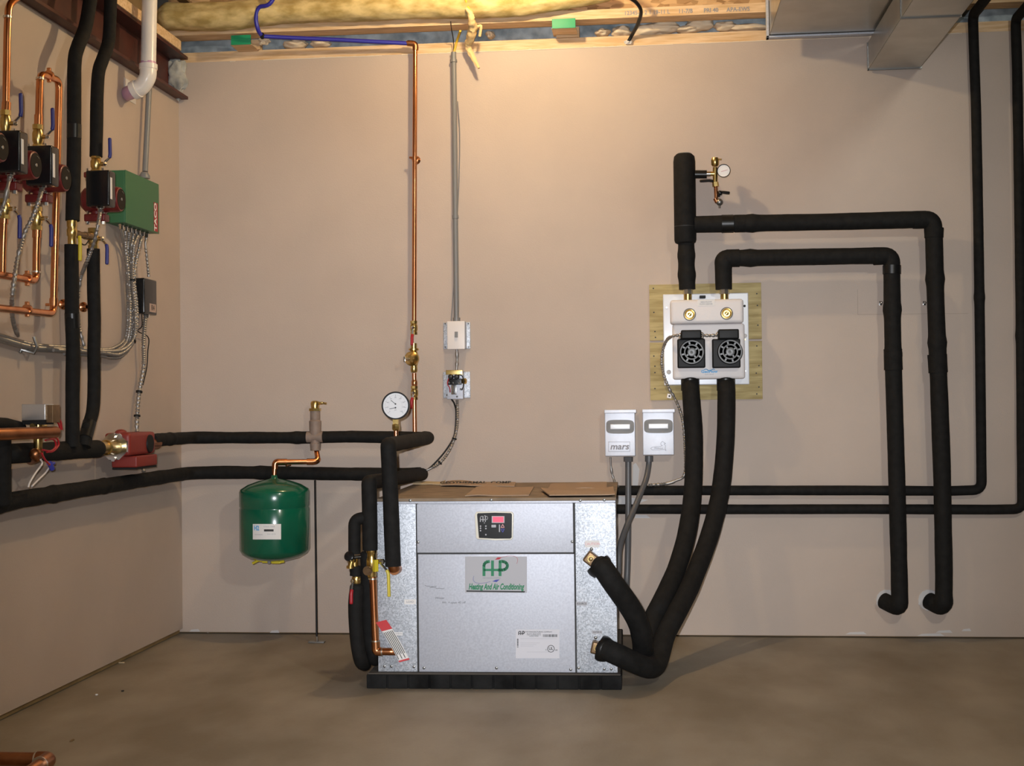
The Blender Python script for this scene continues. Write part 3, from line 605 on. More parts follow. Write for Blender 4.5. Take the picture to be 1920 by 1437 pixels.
# ---------------------------------------------------------------- grey conduit, switch, relay
t = thing('conduit', B(856, 600, .02), 'straight grey plastic conduit down the back wall to the light switch', 'conduit')
tubeB(MB(), [(850.5, 98), (852, 200), (854, 420), (856, 602)], .022, 5).build('pipe', 'pvc_grey', t)
for q, w_ in (([(850.6, 112), (850.8, 117)], 6.5), ([(853.9, 404), (854, 410)], 6), ([(856, 596), (856, 604)], 7)): tubeB(MB(), q, .022, w_).build('conduit_coupling', 'pvc_grey', t)
MB().tube(cat([B(858, 190, .012), B(862, 250, .012), B(861, 330, .012), B(858, 400, .012), B(856, 470, .012), B(849, 560, .012), B(846, 604, .015)], 6), .0018, 6).build('thin_wire', 'pvc_grey', None, 'thin loose wire beside the straight grey conduit', 'wire')
def wbx(x0, y0, x1, y1, d0, d1, mb, bev=0):
    a_ = B(x0, y1, d1); b2 = B(x1, y0, d1); return mb.bb((a_.x, -d1, a_.z), (b2.x, -d0, b2.z), bev)
t = thing('light_switch', B(857, 655, .0), 'white plastic light switch on a square galvanized box on the back wall', 'switch')
wbx(831.5, 604, 881.5, 655, .001, .006, MB(), .002).build('mounting_plate', 'galvanized', t); wbx(840, 603, 872, 655, .006, .048, MB(), .002).build('switch_box', 'sheet_steel', t)
wbx(838.5, 602, 871, 655.5, .049, .054, MB(), .003).build('cover_plate', 'white_plastic', t, 'white plastic cover plate'); wbx(852.5, 622, 858, 633, .054, .062, MB(), .001).build('toggle', 'mid_grey', t)
for x, y in ((835, 607), (878, 607), (835, 651), (878, 651)): MB().lathe(B(x, y, .006), YN, [(0, .0045), (.003, .003)], 8).build('screw', 'chrome', t)
t = thing('relay_box', B(856, 750, .0), 'open relay on a square galvanized box with exposed terminals on the back wall', 'relay')
wbx(831, 697, 881.5, 747, .001, .006, MB(), .002).build('mounting_plate', 'galvanized', t); wbx(838, 696, 868, 749, .006, .045, MB(), .002).build('relay_case', 'sheet_steel', t)
wbx(836, 694, 867, 703, .046, .060, MB(), .001).build('relay_frame', 'brass', t, 'brass coloured coil frame'); 
mb = MB()
for x in (846, 857): mb.lathe(B(x, 707, .048), YN, [(0, .011), (.016, .011), (.020, .008)], 16)
wbx(840, 710, 865, 722, .046, .058, mb, .001); mb.build('coil', 'black_plastic', t)
mb = MB()
for x, y in ((846, 706), (857, 706), (842, 717), (850, 718), (860, 718), (838, 741), (849, 730), (864, 730), (857, 744)): mb.lathe(B(x, y, .066 if y < 722 else .047), YN, [(0, .005), (.004, .0035)], 8)
wbx(846, 722, 856, 740, .046, .056, mb, .002); mb.build('terminals', 'chrome', t)
MB().lathe(B(868, 715, .04), (1, -.5, 0), [(0, .012), (.012, .012), (.016, .004)], 14).build('side_knob', 'brass', t)
MB().tube(cat([B(841, 710, .062), B(839, 720, .064), B(843, 728, .062), B(844, 736, .055)], 5), .0022, 6).build('red_wire', 'red_handle', t); MB().tube(cat([B(859, 703, .064), B(867, 706, .068), B(869, 722, .062), B(866, 732, .055)], 5), .002, 6).build('black_wire', 'black_matte', t)
def flexthing(name, label, pts, r=.0075, tb=(), grp=None, seg=6, catg='conduit'):
    t = thing(name, pts[0], label, catg, grp); flex(MB(), cat(pts, seg), r).build('armour', 'flex_steel', t)
    for a_ in tb: 
        q = pts[a_]; dr = (pts[min(a_+1, len(pts)-1)]-pts[max(0, a_-1)]).normalized(); MB().tube([q-dr*.003, q+dr*.003], r*1.5, 10).build('cable_tie', 'black_matte', t)
    return t
mat('flex_steel', (.38, .36, .34), .46, .8)
flexthing('flexible_conduit', 'short steel flexible conduit between the light switch and the relay', [B(856.5, 656, .03), B(857, 675, .028), B(856, 694, .03)], .0075)
flexthing('flexible_conduit', 'steel flexible conduit curving from the relay down to the lower main', [B(857, 750, .03), B(858, 775, .03), B(857, 800, .03), B(852, 823, .035), B(841, 848, .04), B(825, 868, .045), B(805, 880, .05), B(786, 887, .055)], .0065, (3, 5))
MB().tube(cat([B(846, 748, .04), B(852, 758, .035), B(855, 775, .02), B(852, 815, .022), B(838, 842, .03), B(818, 866, .04), B(800, 882, .045), B(787, 884, .055)], 6), .0035, 8).build('black_cable', 'black_matte', None, 'thin black cable tied along the curving flexible conduit below the relay', 'cable')
# ================================================================ LEFT OF THE CABINET: drain assembly
d1 = 1.07
hp_ = [B(684, 972, d1+.0), B(668, 978, d1), B(664.5, 992, d1), B(664.5, 1038, d1)]
insul(fil([B(690, 971, d1), B(664.5, 974, d1), B(664.5, 1039, d1)], .03), .0205, label='short black insulated elbow branching left off the lower drop pipe', amp=.03)
h1 = [B(667, 1062, d1), B(666.5, 1080, d1)]; MB().tube(h1, .019, 18).build('insulated_pipe', 'foam_rubber', None, 'stub of black insulated pipe between the hose bib and the red lever valve', 'pipe')
insul(cat([B(669, 1101, d1), B(666.5, 1130, d1), B(667, 1170, d1), B(671, 1212, d1), B(677, 1240, d1-.02), B(684, 1246, d1-.10)], 6), .0235, label='black insulated hose drooping at the far left of the heat pump', rnd=.6)
insul(cat([B(688, 1040, d1-.04), B(690, 1130, d1-.05), B(693, 1190, d1-.05), B(700, 1232, d1-.06), B(706, 1236, d1-.14)], 6), .0235, label='black insulated hose directly behind the copper drop pipe', rnd=.6)
t = thing('hose_bib', B(660, 1060, d1), 'small brass hose bib with black round knob left of the heat pump', 'valve')
MB().tube([B(665, 1042, d1), B(665, 1064, d1)], .012, 12).tube(fil([B(665, 1050, d1), B(659, 1052, d1+.03), B(657, 1063, d1+.035)], .012), .0095, 12).lathe(B(657, 1061, d1+.035)-V((0, 0, .006)), ZP, [(-.003, .013), (.006, .013)], 12).build('bib_body', 'brass', t)
MB().lathe(B(659, 1046, d1+.02), (-.3, -1, .4), [(0, .006), (.010, .016), (.020, .017), (.024, .010)], 20).tube([B(662, 1046, d1+.02), B(676, 1045, d1+.01)], .006, 10).build('knob', 'black_plastic', t)
valve(668, 1088, (-.25, -.97, 0), 28, 8, d1, [(0, -.002, -.004), (-.002, -.008, -.030), (-.003, -.012, -.040), (-.003, -.014, -.072)], 'red_handle', 'brass ball valve with red lever at the far left of the heat pump')
t = thing('drain_valve', B(697, 1083, d1), 'brass boiler drain valve with a long yellow lever in front of the heat pump corner', 'valve')
c = B(697, 1058, d1); k = 1/S(c)
MB().lathe(c, ZP, [(-27*k, 6.5*k), (-20*k, 9*k), (-8*k, 8*k), (-4*k, 10*k), (8*k, 10*k), (12*k, 8.5*k), (20*k, 8.5*k), (22*k, 10*k), (27*k, 10*k)], 20).tube([c+V((0, 0, .006)), c+V((.036, -.004, .010))], .008, 12).build('valve_body', 'brass', t)
MB().lathe(B(692, 1070, d1+.02), (-.2, -1, 0), [(0, .013), (.012, .0155), (.016, .0155)], 20).lathe(B(692, 1070, d1+.035), (-.2, -1, 0), [(0, .010), (.006, .008)], 16).build('drain_cap', 'old_brass', t)
MB().tube([B(703.5, 1050, d1+.012), B(704, 1072, d1+.012)], .010, 4).build('warning_tape', 'yellow_handle', t)
MB().lathe(B(714, 1053, d1+.01), (.9, -.5, 0), [(0, .009), (.010, .009), (.014, .004)], 10).build('stem_nut', 'chrome', t)
lv = fil([B(713, 1056, d1+.012), B(728, 1073, d1+.02), B(729.5, 1119, d1+.02)], .012); MB().tube(lv[:3], .004, 8).build('lever', 'chrome', t); MB().tube(lv[2:], .0055, 8).build('handle_grip', 'yellow_handle', t)
dc_ = B(700, 1086, d1); cpd = fil([B(699, 1082, d1), B(703, 1180, d1), B(705, 1222, d1), B(742, 1222.5, d1), B(748, 1222.5, 1.03)], .022)
t = thing('copper_drop', B(703, 1150, d1), 'copper drop pipe turning into the lower left front of the heat pump', 'pipe')
MB().tube(cpd, .0125, 18).build('pipe', 'copper', t)
MB().tube(fil([B(704.3, 1203, d1), B(705, 1222, d1), B(716, 1222.5, d1)], .02), .0148, 18).build('elbow', 'copper', t)
mb = MB(); [MB().tube([B(*a_, d1), B(*b2, d1)], .0152, 18).build('solder_ring', 'solder', t) for a_, b2 in (((704, 1201), (704.1, 1203.5)), ((715.5, 1222.5), (718, 1222.5)), ((699, 1084), (699, 1087)))]; mb.bm.free()
t = thing('warning_tag', B(737, 1200, d1+.02), 'curled red and white warning tag hanging across the copper drop pipe', 'tag')
td = d1+.022
mb = MB(); tg = lambda u, v, dd=0: B(705+19*u+(43.5*v), 1168-5*u+74*v*(.80+.20*v)+(4 if 0 else 0)*u, td+dd-.01*math.sin(v*3))
def strip(v0, v1, u0, u1, dd, m_, nm, lbx=None):
    mb = MB(); N_ = 8; a_ = []
    for i in range(N_+1):
        v_ = v0+(v1-v0)*i/N_; a_.append([mb.bm.verts.new(tg(u0, v_, dd)), mb.bm.verts.new(tg(u1, v_, dd)), mb.bm.verts.new(tg(u1, v_, dd-.0004)), mb.bm.verts.new(tg(u0, v_, dd-.0004))])
    for i in range(N_):
        for q in range(4): mb.bm.faces.new([a_[i][q], a_[i][(q+1) % 4], a_[i+1][(q+1) % 4], a_[i+1][q]])
    mb.bm.faces.new(a_[0]); mb.bm.faces.new(a_[-1][::-1]); mb.build(nm, m_, t, lbx)
strip(0, 1, 0, 1, 0, 'paper', 'tag_sheet'); strip(-.005, .26, -.02, 1.02, .0006, 'tag_red', 'tag_header', 'plain red header') if 0 else None
mat('tag_red', (.62, .06, .07), .5)
strip(-.005, .26, -.02, 1.02, .0006, 'tag_red', 'tag_header', 'plain red header'); strip(.97, 1.005, -.02, 1.02, .0006, 'tag_red', 'tag_hem')
for u in (.08, .24, .40, .56, .72, .88): strip(.30, .90+.05*math.sin(u*20), u-.035, u+.035, .0006, 'ink', 'tag_print')
# ================================================================ HOSES AT THE RIGHT
rh = .0355
hA = [B(1124, 1062, 1.068), B(1132, 1068, 1.085), B(1151, 1096, 1.08), B(1178, 1134, 1.03), B(1196, 1167, .99), B(1204, 1198, .95), B(1206, 1222, .88), B(1211, 1216, .78), B(1217, 1190, .72), B(1226, 1158, .66), B(1240, 1130, .62), B(1268, 1069, .46), B(1288, 1000, .33), B(1299, 920, .21), B(1301, 830, .15), B(1296, 745, .12), B(1294, 716, .09)]
o1 = insul(cat(hA, 8), rh, 'insulated_hose', 'thick black hose from the upper brass port to the left underside of the flow centre', 'hose', amp=.035)
hB = [B(1131, 1217, 1.068), B(1142, 1221, 1.085), B(1160, 1229, 1.08), B(1190, 1243, 1.04), B(1214, 1252, .99), B(1228, 1249, .92), B(1236, 1232, .85), B(1247, 1193, .76), B(1266, 1155, .68), B(1296, 1095, .52), B(1331, 1003, .33), B(1351, 920, .21), B(1360, 830, .15), B(1362, 745, .12), B(1361, 716, .09)]
hB = [V((p.x, p.y, max(p.z, rh+.003))) for p in hB]; hA = [V((p.x, p.y, max(p.z, rh+.003))) for p in hA]
o2 = insul(cat(hB, 8), rh, 'insulated_hose', 'thick black hose from the lower brass port to the right underside of the flow centre', 'hose', amp=.035)
for o, q in ((o1, hA), (o2, hB)):
    a_, b2 = q[0], q[1]; dr = (q[2]-q[0]).normalized()
    MB().tube(dense([a_-dr*.012, a_+dr*.020], .004), rh*1.12, 22, lambda s_, t_: 1+.10*math.sin(s_/t_*PI*1.0+.6)).build('hose_collar', 'black_tape', o, 'taped collar at the port end')
    MB().tube([q[-1]+V((0, 0, -.035)), q[-1]+V((0, 0, .012))], rh*1.03, 22).build('hose_cuff', 'black_tape', o)
# ================================================================ FLOW CENTRE
t = thing('backing_board', B(1324, 751, 0), 'greenish treated plywood backing boards behind the flow centre', 'board')
for k, (y0, y1) in enumerate(((530, 639), (639.5, 751))):
    a_ = B(1218.5+k*1.2, y1, .019); b2 = B(1427+k*1.5, y0, .019); MB().bb((a_.x, -.019, a_.z), (b2.x, -.0005, b2.z), .001).build('board', 'plywood', t)
mb = MB()
for x, y in ((1225, 541), (1226, 586), (1228, 622), (1229, 633), (1226, 668), (1228, 687), (1228, 699), (1228, 729), (1419, 551), (1420, 573), (1421, 610), (1419, 649), (1423, 686), (1418, 700), (1423, 726), (1419, 739)): mb.lathe(B(x, y, .019), YN, [(-.001, .003), (.0008, .003)], 8)
mb.build('nail_heads', 'ink', t)
fc = thing('flow_centre', B(1325, 723, .03), 'white flow centre unit with two black pumps on the plywood backing boards', 'flow centre')
wbx(1245, 549, 1403, 723, .020, .032, MB(), .004).build('back_plate', 'white_paint', fc, 'white flat back plate')
wbx(1262, 606, 1396, 712, .033, .105, MB(), .012).build('lower_housing', 'cast_white', fc)
wbx(1257, 560, 1394, 608, .033, .128, MB(), .014).build('upper_housing', 'cast_white', fc)
for x, y in ((1293, 590), (1362.5, 588)):
    p = B(x, y, .128); o = MB().lathe(p, YN, [(-.005, .0245), (.0015, .0245), (.0015, .0225), (-.002, .0215)], 28).build('port_ring', 'black_matte', fc)
    MB().lathe(p, YN, [(0, .0212), (.004, .0212), (.005, .016), (.002, .013)], 24).tube([p+V((-.008, -.005, -.008)), p+V((.006, -.005, .008))], .0028, 6).sphere(p+V((0, -.004, 0)), .008, (1, .5, 1)).build('port_plug', 'brass', o)
wbx(1308, 562, 1340, 574, .1275, .1292, MB()).build('paper_label', 'paper', fc)
mb = MB(); p = B(1324, 566.5, .1295); mb.text('GEO-FLOW', p, 3*1/S(p), XP, ZP, YN); p = B(1324, 570.5, .1295); mb.text('FLOW CENTER', p, 2.6/S(p), XP, ZP, YN); mb.build('label_print', 'ink_grey', fc)
wbx(1312, 554, 1323, 559, .033, .07, MB(), .001).build('grommet', 'black_matte', fc)
for x, y, r_, m_ in ((1250, 577, .004, 'chrome'), (1253, 639, .003, 'brass'), (1396, 574, .005, 'black_matte'), (1397, 630, .008, 'plaster'), (1397, 637, .003, 'brass'), (1398, 696, .004, 'chrome'), (1254, 698, .009, 'plaster')): MB().lathe(B(x, y, .032), YN, [(0, r_), (.003, r_*.8)], 14).build('screw', m_, fc)
p = B(1330, 697, .107); 
mb = MB(); mb.text('GeoFlow', p, 5.5/S(p), XP, ZP, YN, sx=1.1, bold=.04); pw = [B(1320+20*i/10, 694-1.6*math.sin(i*.9), .1065) for i in range(11)]; mb.ribbon(pw, .003, YN); mb.build('blue_logo', 'ink_cyan', fc)
p = B(1330, 702.5, .107); MB().text('FLOW CENTER', p, 1.8/S(p), XP, ZP, YN).build('small_lettering', 'ink_grey', fc)
for (cx, cyy, bx0, bx1, tx0, tx1, ty, lb2) in ((1297.2, 660.5, 1268.5, 1323, 1277, 1315, 618.5, 'left'), (1369.2, 659.8, 1334, 1389, 1347, 1385.5, 617, 'right')):
    pm = wbx(bx0+2, 635, bx1-1, 690.5, .104, .150, MB(), .006).build('pump_motor', 'pump_black', fc, 'black pump with a slotted round end cap')
    wbx(tx0, ty, tx1, 636, .104, .185, MB(), .006).build('terminal_box', 'pump_black', pm)
    c = B(cx, cyy, .165); c = V((c.x, -.150, c.z)); k = 1/S(c)
    MB().lathe(c, YN, [(-.004, 24*k), (.016, 23*k), (.018, 21*k)], 40).build('motor_can', 'pump_black', pm)
    c2 = c+V((0, -.018, 0)); mb = MB()
    for r1, r2 in ((22.6, 19.4), (14.8, 11.8), (8.3, 0)): 
        mb.lathe(c2, YN, [(0, r1*k), (.003, r1*k), (.0035, (r1-.8)*k), (.0035, max(r2+.6, .01)*k), (.003, max(r2, .01)*k), (0, max(r2, .01)*k)], 40)
    for i in range(8):
        a_ = 2*PI*i/8+.25; dr = V((math.cos(a_), 0, math.sin(a_))); mb.ribbon([c2+dr*14*k, c2+dr*20*k], .0065, YN, .003)
    for i in range(4):
        a_ = 2*PI*i/4+.6; dr = V((math.cos(a_), 0, math.sin(a_))); mb.ribbon([c2+dr*7.5*k, c2+dr*12.5*k], .006, YN, .003)
    mb.build('fan_grille', 'grey_plastic', pm)
for x, y in ((1275, 628), (1275, 634), (1316.5, 626), (1316.5, 633), (1345, 626)): MB().sphere(B(x, y, .15), .007, (.8, 1, 1)).build('cable_gland', 'chrome', fc)
flexthing('flexible_conduit', 'very short steel flexible conduit between the two flow centre pumps', [B(1317, 629, .15), B(1331, 629.5, .152), B(1346, 628.5, .15)], .0065)
flexthing('flexible_conduit', 'steel flexible conduit looping down the left side of the flow centre and behind its hose', [B(1276, 629, .15), B(1263, 630, .14), B(1251, 637, .11), B(1243, 655, .07), B(1240.5, 680, .045), B(1245, 705, .04), B(1255, 730, .04), B(1264, 745, .03), B(1275, 770, .03), B(1281, 795, .04), B(1284, 830, .05), B(1284, 888, .07), B(1266, 902, .07), B(1245, 908, .07), B(1216, 910, .075)], .0065)
p = B(1255, 743, .02); t = thing('conduit_clip', p, 'small white square clip holding the looping conduit below the flow centre', 'clip'); MB().box(p+V((0, -.004, 0)), (.018, .006, .018), .001, Matrix.Rotation(.2, 3, 'Y')).build('clip_plate', 'white_plastic', t); MB().lathe(p+V((0, -.007, 0)), YN, [(0, .004), (.001, .004)], 10).build('clip_screw', 'ink', t)
# insulated piping above the flow centre
DW = .095
for x, lbx in ((1289.5, 'left'), (1358.3, 'right')):
    c = B(x, 552, DW); t = thing('pipe_union', B(x, 560, DW), 'copper and brass union on top of the flow centre, on the %s pipe' % ('riser' if lbx == 'left' else 'elbowed'), 'pipe fitting', 'unions above the flow centre')
    MB().tube([B(x, 540, DW), B(x, 552, DW)], .0195, 8).build('union_nut', 'solder', t); MB().tube([B(x, 551, DW), B(x, 563, DW)], .016, 16).build('union_tail', 'brass', t)
insul([B(1286.5, 452, DW), B(1287, 500, DW), B(1288.5, 543, DW)], .0325, label='short black insulated riser between the flow centre and the tall cylinder', amp=.05, joints=(.3, .7))
c0, c1 = B(1285.5, 289, DW), B(1285, 457, DW); rr = 20.5/S(c0)
t = thing('purge_tank', c1, 'tall black insulated cylinder above the flow centre', 'tank')
MB().lathe(V((c1.x, c1.y, 0)), ZP, [(c1.z, rr*.78), (c1.z+.004, rr*.93), (c1.z+.014, rr), (c0.z-.03, rr), (c0.z-.010, rr*.93), (c0.z, rr*.70)], 36).build('cylinder_jacket', 'foam_rubber', t)
MB().lathe(V((c1.x, c1.y, c0.z)), ZP, [(0, rr*.62), (.003, rr*.60)], 24).build('cylinder_cap', 'mid_grey', t); MB().lathe(V((c1.x, c1.y, 0)), ZP, [(c1.z+.066, rr*1.004), (c1.z+.069, rr*1.004)], 36).build('jacket_seam', 'ink', t)
qs = fil([B(1302, 421, DW), B(1395, 419, DW), B(1560, 416, DW), B(1749, 411, DW), B(1751, 440, DW), B(1754, 560, DW), B(1759, 690, DW), B(1766, 880, DW), B(1770, 1080, DW), B(1769, 1142, DW), B(1742, 1127, .03)], .05)
o = insul(qs, .0335, label='outer black insulated pipe from the tall cylinder over and down to the right wall hole', amp=.035, joints=(.09, .46, .56, .965))
MB().tube([B(1353, 420, DW), B(1375, 419.5, DW)], .0362, 22).build('tape_wrap', 'black_tape', o, 'shiny tape wrap'); MB().tube([B(1377, 419.5, DW), B(1397, 419, DW)], .0352, 22).build('tape_wrap', 'foam_rubber', o)
for a_, b2, w_ in (((1712, 412.5), (1735, 412), .0362), ((1751, 428), (1751, 446), .0375), ((1757, 665), (1759, 699), .0368)): MB().tube(dense([B(*a_, DW), B(*b2, DW)], .006), w_, 22, foamrf(w_*900, .06)).build('tape_wrap', 'foam_rubber', o)
qs = fil([B(1357, 543, DW), B(1356, 500, DW), B(1358, 484, DW), B(1400, 484, DW), B(1560, 481, DW), B(1672, 479, DW), B(1672, 510, DW), B(1673, 590, DW), B(1675, 690, DW), B(1681, 886, DW), B(1686, 1080, DW), B(1687, 1142, DW), B(1657, 1127, .03)], .045)
o = insul(qs, .0325, label='inner black insulated pipe from the flow centre over and down to the left wall hole', amp=.035, joints=(.05, .10, .44, .52, .965))
[MB().tube(dense([B(*a_, DW), B(*b2, DW)], .006), .0352, 22, foamrf(b2[1], .06)).build('tape_wrap', 'foam_rubber', o) for a_, b2 in (((1362, 484.5), (1386, 484)), ((1638, 480.5), (1660, 480)), ((1674, 655), (1675, 694)))]; MB().tube([B(1672, 498, DW), B(1672, 514, DW)], .0352, 22).build('tape_wrap', 'black_tape', o, 'shiny tape wrap')
for x, lbx in ((1663, 'left'), (1742, 'right')):
    p = B(x, 1126, .0); MB().lathe(p, YN, [(-.002, .044), (.003, .042)], 14).sphere(p+V((-.028, -.002, -.01)), .02, (.6, .15, 1), .6, 3, 5, 9).build('wall_patch', 'plaster', wb, 'pale plaster patch around a pipe hole')
    # threaded offsets of the pipes over the sheet
p = None
for pts, lb2 in (([(1850, -4), (1824, 28), (1827, 120), (1830, 200), (1834, 400), (1837.5, 640), (1840.5, 919), (1780, 921), (1615, 920), (1400, 920), (1120, 920)], 'inner thin black insulated pipe from the ceiling down and along behind the heat pump'),
                 ([(1932, 2), (1904, 36), (1907, 120), (1910, 300), (1914, 600), (1917, 955), (1860, 956), (1615, 955), (1400, 955.5), (1120, 955)], 'outer thin black insulated pipe from the ceiling down and along behind the heat pump')):
    d_ = .034; q = [B(x, y, d_) for x, y in pts]; q[0] = V((q[1].x+.0, -2.6, q[1].z+.03)); q[-1].y = -.034
    o = insul(fil(q, .035), .0195, label=lb2, amp=.03, joints=(.62,))
# air vent / gauge assembly beside the cylinder
c = B(1341, 330, DW+.01); k = 1/S(c); bx = lambda x, y, d=0: B(x, y, DW+.01+d)
t = thing('vent_assembly', bx(1345, 388), 'brass vent and fill assembly branching right from the tall cylinder', 'valve assembly')
mb = MB(); mb.tube([bx(1303, 327), bx(1325, 327)], .0165, 18); mb.build('branch_pipe', 'black_tape', t)
MB().tube([bx(1323, 326), bx(1332, 326)], .011, 14).build('nipple', 'chrome', t)
mb = MB(); mb.tube([bx(1332, 326), bx(1342, 326)], .009, 10).tube([bx(1341, 314), bx(1341, 342)], .0095, 10).lathe(V((c.x, c.y, 0)), ZP, [(bx(1341, 312).z, .010), (bx(1341, 309).z, .015), (bx(1341, 300).z, .016), (bx(1341, 296).z, .013)], 16).tube([bx(1345, 299), bx(1353, 299)], .003, 8).tube([bx(1341, 342), bx(1342, 350)], .0125, 6); mb.build('brass_cross', 'brass', t)
MB().tube([bx(1342, 350), bx(1343, 372)], .0075, 12).tube([bx(1341, 372), bx(1345, 380)], .009, 12).build('copper_stub', 'copper', t)
MB().tube([bx(1338, 340), bx(1330, 338.5), bx(1313, 339.5)], .0055, 8, rnd=.5).build('lever', 'black_plastic', t, 'black lever'); 
mb = MB(); mb.sphere(bx(1349, 379), .014, (1, 1, 1)).tube([bx(1349, 381), bx(1349, 390)], .004, 8); mb.build('drain_body', 'steel_dull', t)
MB().tube([bx(1347, 368), bx(1350, 360), bx(1358, 361), bx(1367, 362)], .0062, 8, rnd=.5).sphere(bx(1350, 362), .010).build('tee_handle', 'black_plastic', t)
gc2 = bx(1357, 320.5, .018); k = 1/S(gc2)
t = thing('pressure_gauge', gc2-V((0, 0, 13*k)), 'small white dial pressure gauge with red needle beside the tall cylinder', 'gauge')
g3 = V((-.12, -1, .05)).normalized(); u3 = V((1, -.12, 0)).normalized(); v3 = u3.cross(g3)*-1; v3 = v3 if v3.z > 0 else -v3
MB().lathe(gc2, g3, [(-.018, 11*k), (0, 12.6*k), (.003, 12.6*k), (.003, 11.4*k), (.001, 11.2*k)], 32).tube([bx(1342, 321), gc2+V((0, .014, 0))], .005, 8).build('gauge_case', 'black_plastic', t)
fo = MB().lathe(gc2, g3, [(.0005, 11.3*k), (.0012, 11.3*k)], 32).build('gauge_dial', 'gauge_face', t)
mb = MB()
for i in range(17): a_ = math.radians(225-270*i/16); mb.ribbon([gc2+(u3*math.cos(a_)+v3*math.sin(a_))*r_*k+g3*.0014 for r_ in (8, 9.6)], .0006, g3, .0002)
mb.build('dial_marks', 'ink_grey', fo); MB().ribbon([gc2+(u3*-5-v3*1.5)*k+g3*.002, gc2+(u3*7+v3*1.5)*k+g3*.002], .0010, g3, .0003).build('needle', 'ink_red', fo)
# ================================================================ DISCONNECT SWITCHES
def disc(x0, x1, y0, y1, kind, label):
    t = thing('disconnect_switch', B((x0+x1)/2, y1, .0), label, 'switch box', 'disconnect switches right of the heat pump')
    DD = .075; sx = (x0+x1)/2
    wbx(x0+1.5, y0+4, x1-2, y1-1, .001, DD, MB(), .003).build('enclosure', 'box_steel', t)
    wbx(x0, y0, x1+.5, y0+7.5, .001, DD+.012, MB(), .002).build('rain_hood', 'box_steel', t)
    mb = MB(); hx0, hx1, hy0, hy1 = x0+3.5, x1-3.5, y0+19.5, y0+45.5
    ring = []; cx_, cy_ = (hx0+hx1)/2, (hy0+hy1)/2
    pts = []
    for i in range(32):
        a_ = 2*PI*i/32; ex = abs(math.cos(a_))**.45*(1 if math.cos(a_) > 0 else -1); ez = abs(math.sin(a_))**.45*(1 if math.sin(a_) > 0 else -1); pts.append(B(cx_+(hx1-hx0)/2*ex, cy_-(hy1-hy0)/2*ez, DD+.0005))
    mb.slab(pts, YN, .004, .001); o = mb.build('handle_recess', 'mid_grey', t, 'grey oval pull recess')
    wbx(cx_-18.5, cy_-5, cx_+18.5, cy_+5, DD+.0046, DD+.008, MB(), .002).build('pull_bar', 'white_paint', o)
    P_ = lambda x, y: B(x, y, DD+.0006)
    if kind == 0:
        mb = MB(); mb.ribbon([P_(x0+8, y1-28), P_(x0+48, y1-28), P_(x0+48, y1-10), P_(x0+8, y1-10)], .0014, YN, .0006, True); p = P_(x0+28.5, y1-19); mb.text('mars', p, 12/S(p), XP, ZP, YN, t=.001, sx=1.1, shear=.2, bold=.02); mb.build('embossed_plate', 'ink_grey', t, 'embossed logo plate')
    else:
        mb = MB(); X = lambda u: x0+17+u; Y = lambda v: y1-11-v
        mb.ribbon([P_(X(u), Y(v)) for u, v in ((2, 0), (-1, 3), (2, 5), (8, 6), (16, 6), (21, 8), (18, 10), (18, 13), (21, 16), (24, 14), (27, 12), (24, 11), (27, 8), (26, 3), (28, -1), (24, 1), (14, 0), (2, 0))], .0012, YN, .0006); p = P_(X(13.5), Y(3)); mb.text('Midwest', p, 3.5/S(p), XP, ZP, YN, shear=.3); mb.build('bird_emblem', 'ink_grey', t, 'small bird outline emblem')
    return t
disc(1133, 1192.5, 768, 857, 0, 'left silver disconnect switch box with an embossed logo plate')
disc(1204, 1265, 767, 855, 1, 'right silver disconnect switch box with a bird emblem')
t = thing('liquidtight_conduit', B(1178, 1090, .06), 'straight grey conduit dropping from the left disconnect box behind the heat pump', 'conduit')
MB().tube(cat([B(1178, 858, .045), B(1178, 900, .05), B(1178, 980, .06), B(1177, 1050, .06), B(1175, 1100, .08), V((1.86, -.17, B(1172, 1128, .12).z)), V((1.80, -.19, B(1172, 1134, .12).z))], 5), .0125, 14).build('pipe', 'pvc_dark', t); MB().tube([B(1178, 857, .045), B(1178, 866, .045)], .019, 8).build('gland_nut', 'pvc_dark', t)
t = thing('liquidtight_conduit', B(1160, 1070, .3), 'bent grey conduit slanting from the right disconnect box to the heat pump side', 'conduit')
MB().tube(cat([B(1217, 858, .045), B(1216, 875, .05), B(1211, 900, .08), B(1200, 928, .13), B(1188, 957, .18), B(1176, 985, .24), B(1166, 1012, .30), B(1161, 1035, .34), B(1160, 1060, .36), V((B(1160, 1080, .38).x-.004, -.38, B(1160, 1080, .38).z)), V((1.80, -.39, B(1160, 1088, .38).z))], 5), .0115, 14).build('pipe', 'pvc_dark', t); MB().tube([B(1217, 855, .045), B(1217, 866, .045)], .0165, 14).build('gland_nut', 'pvc_dark', t)
flexthing('flexible_conduit', 'thin steel flexible conduit from the left disconnect box down to the heat pump top corner', [B(1144.5, 858, .045), B(1146, 880, .04), B(1150, 897, .04), B(1156, 910, .05), B(1166, 918, .03)], .0055)
MB().slab([B(x, y, .0002) for x, y in ((1186, 912), (1196, 912), (1199, 880), (1192, 868), (1187, 872))], YN, .0005).slab([B(x, y, .0002) for x, y in ((1158, 946), (1192, 946), (1215, 938), (1160, 930))], YN, .0005).slab([B(x, y, .0002) for x, y in ((1190, 972), (1220, 972), (1212, 966), (1192, 966))], YN, .0005).build('spackle_smear', 'plaster', wb, 'pale spackle smears')
mb = MB(); mb.ribbon([B(1608, 543, .0002), B(1608.5, 590, .0002), B(1816, 588, .0002)], .0012, YN, .0004); mb.build('patch_outline', 'pencil', wb, 'faint cut drywall patch outline')
mb = MB()
